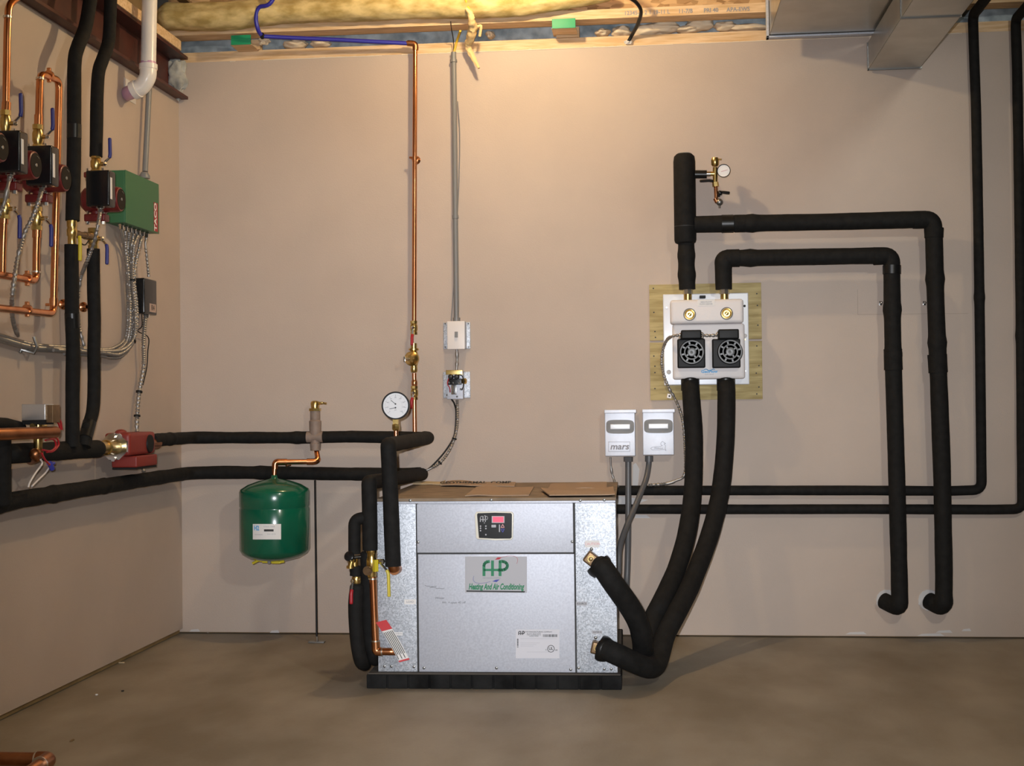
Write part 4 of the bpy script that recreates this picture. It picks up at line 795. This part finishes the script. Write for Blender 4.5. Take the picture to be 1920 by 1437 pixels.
for x, y, w in ((1605, 1187, 20), (1770, 1184, 16), (1745, 1190, 26), (1812, 1181, 9), (365, 1182, 10), (515, 1184, 9), (1215, 1189, 12)): mb.slab([B(x-w, y+3, .0002), B(x+w, y+3, .0002), B(x+w*.7, y-2, .0002), B(x-w*.6, y-1, .0002)], YN, .0008)
mb.build('spackle_smear', 'plaster', wb, 'spackle dabs along the floor edge')
for x, y in ((1651, 569), (1733, 569)):
    p = B(x, y, .004); MB().box(p, (.012, .006, .016), .001).sphere(p+V((.003, -.006, .002)), .005).build('pipe_hook', 'chrome', None, 'small bright wall hook behind the %s insulated drop pipe' % ('inner' if x < 1700 else 'outer'), 'hook', 'wall hooks behind the drop pipes')
# ================================================================ LEFT WALL
XL = .10
def lw(px, py, d=XL): return L(px, py, d)
CAP = 'copper'
def pump(px, py, label, par=None):
    """wet rotor circulator on a vertical pipe: motor points into the room, terminal box faces along the wall"""
    c = L(px, py, XL); t = thing('circulator_pump', c-V((0, 0, .10)), label, 'pump', 'small dark red circulators on the left wall'); q = c-V((0, 0, .024))
    MB().lathe(q, XP, [(-.048, .030), (-.035, .042), (.012, .045), (.018, .050), (.026, .050), (.027, .042)], 32).build('volute', 'cast_red', t)
    MB().tube([c+V((0, 0, -.085)), c+V((0, 0, .055))], .019, 18).build('pump_neck', 'cast_red', t)
    MB().lathe(q, XP, [(.027, .043), (.074, .043), (.085, .040), (.087, .037)], 32).build('motor_can', 'cast_red', t)
    o = MB().lathe(q, XP, [(.0872, .0355), (.0885, .0355)], 28).build('name_plate', 'dark_grey', t, 'dark round nameplate')
    MB().tube([q+V((.089, .027*math.cos(a_), .027*math.sin(a_))) for a_ in [.9, 1.1, 1.3, 1.5]], .0011, 6).lathe(q, XP, [(.0885, .006), (.090, .005)], 12).build('plate_mark', 'steel_dull', o)
    tb = MB().bb((c.x+.004, c.y-.100, c.z-.060), (c.x+.086, c.y-.045, c.z+.060), .007).build('terminal_box', 'black_plastic', t)
    MB().bb((c.x+.0862, c.y-.092, c.z-.036), (c.x+.0875, c.y-.078, c.z+.036)).build('side_label', 'paper', tb)
    MB().lathe(c+V((.045, -.075, -.060)), -ZP, [(0, .013), (.005, .013), (.006, .009), (.014, .009)], 8).build('cable_gland', 'chrome', tb)
    for dz, th in ((.060, .020), (-.086, .026)):
        MB().box(c+V((0, 0, dz)), (.074, .044, th), .006).build('flange', 'cast_red', t)
        for k in (-1, 1):
            MB().lathe(c+V((k*.027, -.012, dz)), ZP, [(-th/2-.010, .0072), (-th/2, .0072)], 6).lathe(c+V((k*.027, -.012, dz)), ZP, [(th/2, .0042), (th/2+.012, .0042)], 8).build('bolt', 'chrome', t)
    return c
c1_ = pump(14, 296, 'dark red circulator with black terminal box at the far left edge')
c2_ = pump(73, 321, 'dark red circulator with black terminal box between the two copper risers')
c3_ = pump(181, 362, 'dark red circulator with black terminal box in front of the green control box')
c0_ = L(-42, 264, XL)
c0_ = pump(-52, 262, 'circulator cut off by the left edge, only its round dark nameplate showing')
up_l = [(.001, 0, .004), (.020, 0, .022), (.022, 0, .032), (.021, 0, .085)]; dn_l = [(.001, 0, -.004), (.018, 0, -.022), (.020, 0, -.032), (.019, 0, -.085)]
def lvalve(px, py, h, up, label, grp='blue lever valves on the left wall', col='blue_handle'): return valve(px, py, (1, 0, 0), h, 9.5, XL, up_l if up else dn_l, col, label, grp, L)
lvalve(10.5, 232, 50, True, 'brass ball valve with raised blue lever above the far left circulator')
lvalve(71, 257, 46, True, 'brass ball valve with raised blue lever on the looped copper riser')
lvalve(180, 308, 34, True, 'brass ball valve with raised blue lever under the right black insulated pipe')
lvalve(9, 392, 38, False, 'brass ball valve with hanging blue lever under the far left circulator')
lvalve(69, 410, 44, False, 'brass ball valve with hanging blue lever under the middle circulator')
lvalve(175, 448, 40, False, 'brass ball valve with hanging blue lever under the circulator by the green box')
def LP(mb, pts, rpx, rad=.025, d=XL, n=16): q = [L(x, y, d) for x, y in pts]; return mb.tube(fil(q, rad), rpx/S(q[len(q)//2]), n)
def cpipe(label, pts, r, joints=(), rad=.025, name='copper_pipe'):
    q = [L(x, y, XL) for x, y in pts]; t = thing(name, q[-1], label, 'pipe', None); LP(MB(), pts, r, rad).build('pipe', 'copper', t)
    for a_, b2, m_ in joints:
        MB().tube([L(*a_, XL), L(*b2, XL)], r*1.22/S(L(*a_, XL)), 16).build('coupling' if m_ == 'copper' else 'solder_ring', m_, t)
    return t
cpipe('leftmost copper riser dropping to the far left circulator', [(44, -14), (16, 10), (13.5, 60), (11, 208)], 6.8, [((12, 192), (11, 208), 'copper'), ((14, 30), (14, 34), 'solder')])
cpipe('copper riser looping over the top and down to the long lower horizontal copper pipe', [(72, 236), (75, 138), (111, 151), (108, 280), (104, 420), (100, 589), (-20, 576)], 6.6, [((72.5, 216), (72, 237), 'copper'), ((74.8, 150), (75, 146), 'solder'), ((100.5, 574), (100.8, 560), 'copper')], .03)
cpipe('copper pipe under the middle circulator turning left along the wall', [(69, 432), (68, 470), (67.5, 527), (-20, 512)], 6.8, [((69, 432), (68.8, 446), 'copper'), ((67.5, 512), (67.6, 509), 'solder')], .03)
cpipe('short copper pipe under the far left circulator', [(7, 411), (5, 460), (4, 514)], 6.8, [((7, 411), (6.8, 420), 'copper')])
# bell hangers for the copper and insulated pipes
for x, y, lb2 in ((51, 522, 'copper bell hanger on the upper horizontal copper pipe'), (51, 580, 'copper bell hanger on the lower horizontal copper pipe'), (92, 141, 'copper bell hanger on the looped copper riser top'), (119, 571, 'copper bell hanger left of the left insulated riser'), (157, 576, 'copper bell hanger between the two insulated risers')):
    small = x > 100; p = L(x, y, XL if not small else .06); t = thing('pipe_hanger', p, lb2, 'hanger', 'copper bell hangers on the left wall')
    if small: MB().lathe(p, (1, -.5, 0), [(-.012, .004), (-.004, .017), (.002, .017), (.008, .010), (.016, .006)], 20).tube([p, V((0, p.y, p.z))], .005, 10).build('hanger_bell', 'copper', t)
    else: MB().lathe(p-V((0, .006, 0)), V((0, 1, 0)), [(0, .0150), (.012, .0150)], 16).box(p+V((0, 0, .017)), (.012, .010, .012), .002).box(p+V((0, 0, -.017)), (.012, .010, .012), .002).build('hanger_bell', 'copper', t)
def lins(label, pts, rpx, joints=(), amp=.04, d=XL): q = [L(x, y, d) for x, y in pts]; return insul(cat(q, 6), rpx/S(q[len(q)//2]), label=label, amp=amp, joints=joints)
oD = lins('left black insulated riser from the ceiling down to its brass tee', [(172, -20), (166, 20), (159, 55), (146, 88), (140, 115), (139, 180), (138.5, 300), (136, 414)], 13)
MB().tube([L(139, 234, XL), L(138.8, 260, XL)], 13.6/S(L(139, 240, XL)), 20).build('tape_wrap', 'black_tape', oD, 'shiny tape wrap')
lins('right black insulated riser from the ceiling down to the blue lever valve', [(208, -20), (206, 40), (203, 80), (193, 110), (185, 135), (182, 180), (181, 240), (180, 294)], 12)
oD = lins('left black insulated drop from the brass tee to the horizontal main', [(134, 459), (134.5, 540), (135, 600), (137, 660), (136, 740), (136, 838)], 13)
MB().tube([L(135, 588, XL), L(136, 615, XL)], 13.8/S(L(135, 600, XL)), 20).build('tape_wrap', 'black_tape', oD, 'shiny tape wrap')
oD = lins('right black insulated drop kinking left onto the horizontal main', [(175, 467), (175.5, 540), (177, 600), (176, 660), (176.5, 720), (174, 770), (164, 805), (158, 838)], 12)
MB().tube([L(168, 792, XL), L(160, 822, XL)], 12.8/S(L(165, 800, XL)), 20).build('tape_wrap', 'black_tape', oD)
# brass tee joining the two risers
c = L(135, 438, XL); k = 1/S(c); e = L(167, 443, XL)
t = thing('brass_tee', c-V((0, 0, .04)), 'brass bypass tee with yellow lever joining the two insulated risers', 'valve')
MB().lathe(c, ZP, [(-22*k, 8*k), (-6*k, 8*k), (-4*k, 9.5*k), (6*k, 10*k), (10*k, 8.5*k), (14*k, 9.5*k), (24*k, 9.5*k)], 18).build('tee_body', 'brass', t)
MB().tube([c, c.lerp(e, .35)], 7.5*k, 14).tube([c.lerp(e, .3), c.lerp(e, .8)], 6*k, 8).tube([c.lerp(e, .75), e+(e-c)*.15], 7.5*k, 14).build('cross_pipe', 'old_brass', t)
MB().tube(fil([L(149, 444, XL+.03), L(150, 456, XL+.035), L(150, 488, XL+.035)], .006), .006, 10, rnd=.5).build('handle_grip', 'yellow_handle', t)
MB().tube(cat([L(151, 449, XL+.03), L(153, 457, XL+.03), L(160, 459, XL+.03), L(166, 452, XL+.03)], 5), .0022, 6).build('tie_loop', 'black_matte', t)
# green control box
zl, zh = L(235, 417, .075).z, L(235, 319, .075).z; yA = L(235, 370, .075).y; yB = L(298, 395, .075).y
t = thing('control_box', V((.04, (yA+yB)/2, zl)), 'green metal zone control box on the left wall near the corner', 'control box')
MB().bb((.001, yA, zl), (.072, yB, zh), .002).build('enclosure', 'green_box', t); MB().bb((.0722, yA+.001, zl-.001), (.0755, yB-.001, zh+.001), .001).build('cover', 'green_box', t)
yl = L(292, 392, .076).y; o = MB().bb((.0757, yl-.020, zl+.004), (.0762, yl+.022, zl+.115)).build('red_label', 'red_handle', t, 'red and white brand label')
MB().text('TACO', V((.0764, yl-.004, zl+.06)), .026, ZP, V((0, -1, 0)), XP, sx=1.1, bold=.03).build('label_lettering', 'paper', o)
q0 = [L(281, 130, .03), L(277, 220, .03), L(272, 322, .03)]
t = thing('conduit', q0[-1], 'straight grey plastic conduit entering the top of the green control box', 'conduit'); MB().tube([L(284, 60, .03)]+q0, .011, 14).build('pipe', 'pvc_grey', t); MB().lathe(L(271, 335, .03), ZP, [(0, .021), (.010, .021), (.024, .013)], 16).build('bushing', 'pvc_grey', t)
gl = []
for i in range(7):
    x = 227+i*7.9; y = 417+i*2.9; p = L(x, y, .045); p.z = zl-.001; gl.append(p); MB().lathe(p, -ZP, [(0, .012), (.006, .012), (.007, .009), (.020, .009)], 8).build('cable_gland', 'chrome', t)
# flexible conduits from the box round to the left
paths = [[(234, 470), (239, 525), (240, 580), (236, 632), (215, 652), (190, 656), (150, 652), (100, 650), (55, 645), (-10, 626)],
         [(236, 470), (242, 525), (244, 580), (240, 634), (220, 657), (192, 661), (150, 657), (100, 654), (55, 650), (-10, 631)],
         [(240, 470), (245, 525), (248, 582), (244, 636), (224, 661), (194, 665), (150, 661), (100, 658), (55, 654), (-10, 636)],
         [(246, 470), (247, 525), (251, 584), (248, 640), (228, 668), (205, 671), (192, 668), (150, 665), (120, 664)],
         [(251, 465), (249, 525), (254, 590), (250, 640), (226, 664), (195, 662), (150, 659), (100, 657)],
         [(262, 460), (254, 498), (252, 530), (257, 585), (253, 630), (232, 655), (196, 659), (155, 655)]]
nm6 = ['lowest hanging', 'second', 'third', 'sagging', 'inner', 'outermost']
for i, pth in enumerate(paths):
    dd = [.018, .032, .020, .034, .046, .046][i]
    flexthing('flexible_conduit', 'steel flexible conduit bundled from the green control box round under the circulators', [gl[i]+V((0, 0, -.02))]+[L(x, y, dd) for x, y in pth], .0068, (2, 4) if i == 4 else (), 'bundle of flexible conduits on the left wall')
bx_ = (L(271, 555, .065).y, L(294, 555, .065).y)
zt0, zt1 = L(271, 588, .065).z, L(271, 521, .065).z
t = thing('transformer_box', V((.03, bx_[0], zt0)), 'small black relay transformer box below the green control box', 'relay box')
MB().bb((.028, bx_[0], zt0), (.065, bx_[1], zt1), .006).bb((.001, bx_[0]+.01, zt0+.005), (.03, bx_[1]-.005, zt1-.005)).build('case', 'black_plastic', t)
o = MB().bb((.0652, bx_[0]+.05, zt0+.010), (.0657, bx_[1]-.012, zt0+.042)).build('sticker', 'sticker_pink', t, 'small pale sticker'); MB().text('R4', V((.0659, (bx_[0]+bx_[1])/2+.02, zt0+.026)), .022, V((0, 1, 0)), ZP, XP).build('sticker_print', 'ink', o)
MB().lathe(V((.045, bx_[0]+.07, zt0)), -ZP, [(0, .012), (.012, .010)], 8).build('cable_gland', 'chrome', t)
flexthing('flexible_conduit', 'single steel flexible conduit from the green control box to the black transformer box', [gl[6]+V((0, 0, -.02)), L(273, 460, .045), L(276, 490, .045), L(279, 519, .045)], .0062)
flexthing('flexible_conduit', 'steel flexible conduit from the transformer box down behind the red circulator', [L(273, 590, .045), L(269, 640, .035), L(269, 690, .03), L(261, 735, .025), L(257, 780, .025), L(257, 815, .03), L(262, 860, .03), L(270, 886, .045)], .0085, (3, 4))
MB().tube(cat([L(266, 590, .04), L(266, 612, .03), L(258, 621, .02), L(278, 633, .02), L(277, 660, .02), L(275, 690, .02), L(268, 722, .02)], 6), .0022, 6).build('thin_wire', 'black_matte', None, 'thin loose black wire hanging beside the transformer box conduit', 'wire')
flexthing('flexible_conduit', 'steel flexible conduit curving from the far left circulator out of frame', [c1_+V((.045, -.075, -.065)), L(14, 352, .15), L(8, 380, .14), L(-6, 412, .12)], .0070)
flexthing('flexible_conduit', 'steel flexible conduit curving from the middle circulator down to the conduit bundle', [c2_+V((.045, -.075, -.065)), L(74, 372, .16), L(62, 405, .15), L(45, 440, .13), L(33, 485, .115), L(28, 515, .125), L(23, 555, .12), L(23, 590, .08), L(28, 615, .05), L(34, 630, .04)], .0072)
flexthing('flexible_conduit', 'steel flexible conduit slanting from the circulator by the green box behind the insulated drop', [c3_+V((.045, -.075, -.065)), L(184, 420, .16), L(176, 455, .14), L(163, 490, .10), L(152, 520, .05), L(146, 560, .03), L(148, 610, .02), L(158, 650, .03)], .0068)
p = L(57, 650, .03); t = thing('conduit_strap', p, 'grey one-hole strap holding the conduit bundle to the left wall', 'strap'); MB().tube([p+V((.012, 0, .03)), p+V((.022, 0, 0)), p+V((.012, 0, -.02)), L(40, 655, .006), L(39, 662, .006)], .006, 8).build('strap_band', 'steel_dull', t)
# zone valve
XZ = .12
def Lz(x, y, d=0): return L(x, y, XZ+d)
t = thing('zone_valve', Lz(71, 830), 'zone valve with a silver motor head on the copper pipe at lower left', 'valve')
a_ = Lz(71, 775); k = 1/S(a_); 
MB().bb((a_.x-23*k, a_.y-.035, Lz(71, 788).z), (a_.x+23*k, a_.y+.035, Lz(71, 759).z), .002).build('motor_head', 'head_alu', t, 'silver motor head cover') if 0 else None
mat('head_alu', (.62, .62, .62), .3, .8)
MB().bb((a_.x-23*k, a_.y-.030, Lz(71, 788).z), (a_.x+23*k, a_.y+.030, Lz(71, 758).z), .002).build('motor_head', 'head_alu', t, 'silver motor head cover')
MB().bb((a_.x+23*k, a_.y-.024, Lz(71, 793).z), (a_.x+36*k, a_.y+.026, Lz(71, 760).z), .001).build('head_base', 'old_brass', t); MB().bb((a_.x-23*k, a_.y-.028, Lz(71, 796.5).z), (a_.x+23*k, a_.y+.028, Lz(71, 788.3).z)).build('head_foot', 'black_matte', t)
MB().tube([Lz(60, 799), Lz(84, 799)], .008, 8).tube([Lz(71, 796), Lz(71, 802)], .018, 12).build('collar', 'brass', t)
MB().lathe(V((a_.x, a_.y, 0)), ZP, [(Lz(71, 846).z, 7*k), (Lz(71, 843).z, 8*k), (Lz(71, 822).z, 8.5*k)], 18).build('outlet', 'brass', t)
MB().tube(fil([Lz(71, 846), Lz(70, 856), Lz(58, 862, -.06)], .02), 10.5*k, 18).sphere(Lz(66, 852), 11*k).build('outlet_elbow', 'old_copper', t)
MB().tube(fil([V((a_.x-.02, a_.y-.42, Lz(71, 811).z)), V((a_.x+34*k, a_.y, Lz(71, 811).z))], .01), 11*k, 20, rnd=.6).build('valve_tube', 'old_copper', t)
mb = MB()
for q in ([(104, 780), (113, 790), (116, 806)], [(102, 784), (110, 795), (113, 806)], [(95, 822), (106, 822), (110, 834), (100, 846), (88, 848)], [(85, 826), (100, 824), (105, 836), (96, 846), (80, 844)], [(78, 850), (84, 862), (93, 872)]): mb.tube(cat([Lz(x, y, .035) for x, y in q], 5), .0032, 7)
mb.build('red_wires', 'red_handle', t)
mb = MB()
for q in ([(76, 862), (79, 870), (66, 888), (56, 905), (53, 914)], [(95, 872), (86, 886), (72, 900), (60, 912)]): mb.tube(cat([Lz(x, y, .02) for x, y in q], 5), .0028, 7)
mb.build('white_wires', 'white_plastic', t)
MB().tube([Lz(93, 868, .03), Lz(98, 880, .03)], .008, 8).tube([Lz(90, 870, .03), Lz(101, 869, .03)], .005, 8).build('wire_nuts', 'ink_blue', t)
insul([L(3, 812, .085), L(3, 870, .085), L(4, 945, .085)], .027, label='black insulated vertical pipe at the far left edge crossing the lower main', rnd=.5)
insul([L(-20, 794, .07), L(10, 795, .07), L(38, 802, .07)], .018, label='short black insulation sleeve behind the copper pipe at the far left edge', rnd=.8)
# red circulator on the main
c = L(250, 836, .075); k = 1/S(c); dv = V((0, 1, 0))
t = thing('circulator_pump', c-V((0, 0, .06)), 'larger brick red circulator with chrome flange on the horizontal main near the corner', 'pump')
ya, yb = L(186, 840, .075), L(284, 828, .075)
Ya = L(216, 835, .075).y; 
MB().bb((.030, Ya+.01, c.z-.032), (.125, Ya+.26, c.z+.050), .014).build('pump_body', 'red_iron', t)
MB().bb((.040, Ya+.05, c.z-.075), (.135, Ya+.25, c.z-.034), .006).build('junction_box', 'red_iron', t); MB().bb((.042, Ya+.052, c.z-.082), (.133, Ya+.248, c.z-.0755)).build('box_lid', 'black_matte', t)
MB().lathe(V((.127, Ya+.20, c.z+.006)), XP, [(-.004, .034), (.003, .032)], 24).build('motor_plate', 'black_matte', t)
MB().lathe(V((.075, Ya-.006, c.z+.002)), dv, [(-.006, .050), (.006, .050)], 8).build('flange', 'chrome', t, 'bright chrome oval flange')
for s_ in (-1, 1): MB().lathe(V((.075, Ya-.006, c.z+s_*.042)), dv, [(-.016, .009), (.0, .009)], 6).build('bolt', 'chrome', t)
MB().lathe(V((.075, 0, c.z+.001)), dv, [(ya.y-.005, .022), (ya.y+.05, .022), (ya.y+.055, .027), (Ya-.02, .028), (Ya-.008, .030)], 18).build('coupling', 'brass', t)
MB().tube([V((.075, Ya+.26, c.z+.002)), V((.075, yb.y+.05, c.z+.002))], .024, 18).lathe(V((.075, Ya+.262, c.z+.002)), dv, [(0, .040), (.008, .040)], 6).build('outlet_nipple', 'old_copper', t)
MB().sphere(V((.06, Ya+.09, c.z+.050)), .02, (1, 1.4, .6)).build('vent_boss', 'red_iron', t)
# white PVC drain
XP_ = .11; c = L(279, 120, XP_); k = 1/S(c)
t = thing('drain_pipe', L(243, 178, .02), 'white plastic drain pipe with a large elbow crossing the red steel beam', 'pipe')
top = L(281, -30, XP_); el = [top, L(279.5, 60, XP_), L(278, 128, XP_)]
MB().tube([top, L(278, 124, XP_)], 14.2*k, 24).build('pipe', 'pvc_white', t)
MB().tube([L(278.3, 117, XP_), L(278.2, 121, XP_)], 14.6*k, 24).build('primer_ring', 'pvc_purple', t)
w_ = L(238, 186, .0); e0 = L(278, 134, XP_); 
MB().tube([L(278, 121, XP_), L(278, 130, XP_)], 17*k, 24).tube(cat([L(278, 127, XP_), L(276.5, 145, XP_-.002), L(266, 162, XP_-.025), L(256, 168, XP_-.045)], 7), 15.6*k, 24).tube([L(259, 166, XP_-.038), L(250, 170.5, XP_-.058)], 17.5*k, 24).build('elbow', 'pvc_white', t)
MB().tube([L(252, 169.5, XP_-.054), L(243, 174, .03), L(238, 176, .0)], 13.5*k, 24).build('tail_pipe', 'pvc_purple', t, 'primer stained end piece')
MB().bb((.0003, L(240, 180, 0).y-.04, L(250, 192, .0).z-.004), (.002, L(254, 180, 0).y, L(240, 150, 0).z)).build('wall_plate', 'plaster', wl, 'pale bare patch around the drain')
# copper stub at the bottom left
z_ = .10
cA, cB = B(-30, 1425, 2.30), B(92, 1425, 2.30)
t = thing('copper_stub', cB, 'copper pipe elbow just entering the bottom left corner of the view', 'pipe')
MB().tube(fil([V((-.0, cB.y, cB.z)), cB, V((cB.x, cB.y-.16, cB.z-.005)), V((cB.x, cB.y-.17, .02))], .03), 13/S(cB), 20).build('pipe', 'old_copper', t)
MB().tube(fil([B(70, 1425, 2.30), cB, V((cB.x, cB.y-.05, cB.z))], .03), 15.5/S(cB), 20).build('elbow', 'old_copper', t)
MB().tube([V((cB.x, cB.y-.05, cB.z)), V((cB.x, cB.y-.054, cB.z))], 16/S(cB), 20).build('solder_ring', 'solder', t)
MB().tube([B(67, 1425, 2.30), B(70, 1425, 2.30)], 15/S(cB), 20).build('solder_ring', 'solder', t)
MB().lathe(V((cB.x, cB.y-.17, 0)), ZP, [(.001, .03), (.008, .028), (.018, .018)], 16).build('floor_collar', 'old_copper', t)
# debris specks on the floor
for i, (x, y, m_) in enumerate(((228, 1243, 'card_pale'), (390, 1186, 'paper'), (181, 1303, 'paper'), (230, 1296, 'ink'), (135, 1389, 'dark_lumber'))):
    p = hit(x, y, V((0, 0, .002)), ZP); MB().box(p, (.022 if i in (0, 4) else .008, .006, .004), .001, Matrix.Rotation(.4*i, 3, 'Z')).build('debris_chip', m_, None, ['yellowish foam chip on the floor against the left wall', 'white chip on the floor at the back wall near the corner', 'tiny white speck on the floor left of centre', 'small dark chip on the bare concrete floor', 'brown splinter on the floor above the copper elbow'][i], 'debris')
# ================================================================ LIGHT
def area(name, loc, target, size, power, col, spread=PI):
    l = bpy.data.lights.new(name, 'AREA'); l.shape = 'DISK'; l.size = size; l.energy = power; l.color = col; l.spread = spread
    o = bpy.data.objects.new(name, l); C.objects.link(o); o.location = loc; o.rotation_euler = (V(target)-V(loc)).to_track_quat('-Z', 'Y').to_euler(); return o
l = bpy.data.lights.new('ceiling_bulb', 'POINT'); l.energy = 35.5; l.color = (1, .79, .47); l.shadow_soft_size = .035
o = bpy.data.objects.new('ceiling_bulb', l); C.objects.link(o); o.location = (1.45, -.80, 2.66)
l = bpy.data.lights.new('room_fill', 'POINT'); l.energy = 110; l.color = (1, .98, .86); l.shadow_soft_size = .08  # unseen fill light, added to raise the general light level
o = bpy.data.objects.new('room_fill', l); C.objects.link(o); o.location = (3.3, -4.6, 2.55)
fl = bpy.data.lights.new('camera_flash', 'SPOT'); fl.energy = 590; fl.color = (.93, .95, 1); fl.shadow_soft_size = .012; fl.spot_size = math.radians(56); fl.spot_blend = 1
o = bpy.data.objects.new('camera_flash', fl); C.objects.link(o); o.location = CAM+V((-.045, 0, .055)); o.rotation_euler = (V((1.55, 0, 1.0))-o.location).to_track_quat('-Z', 'Y').to_euler()
w = bpy.data.worlds.new('world'); bpy.context.scene.world = w; w.use_nodes = True
w.node_tree.nodes['Background'].inputs[0].default_value = (.62, .55, .46, 1); w.node_tree.nodes['Background'].inputs[1].default_value = .04
# ================================================================ CAMERA
cd = bpy.data.cameras.new('camera'); cam = bpy.data.objects.new('camera', cd); C.objects.link(cam)
cd.sensor_fit = 'HORIZONTAL'; cd.sensor_width = 36; cd.lens = FPX/1920*36; cd.clip_start = .05
M = Matrix((RT, UP, -fwd)).transposed().to_4x4(); M.translation = CAM; cam.matrix_world = M
sc = bpy.context.scene; sc.camera = cam
sc.view_settings.view_transform = 'Standard'; sc.view_settings.look = 'None'; sc.view_settings.gamma = 1; sc.view_settings.use_curve_mapping = False
sc.view_settings.exposure = 0
sc.cycles.max_bounces = 8
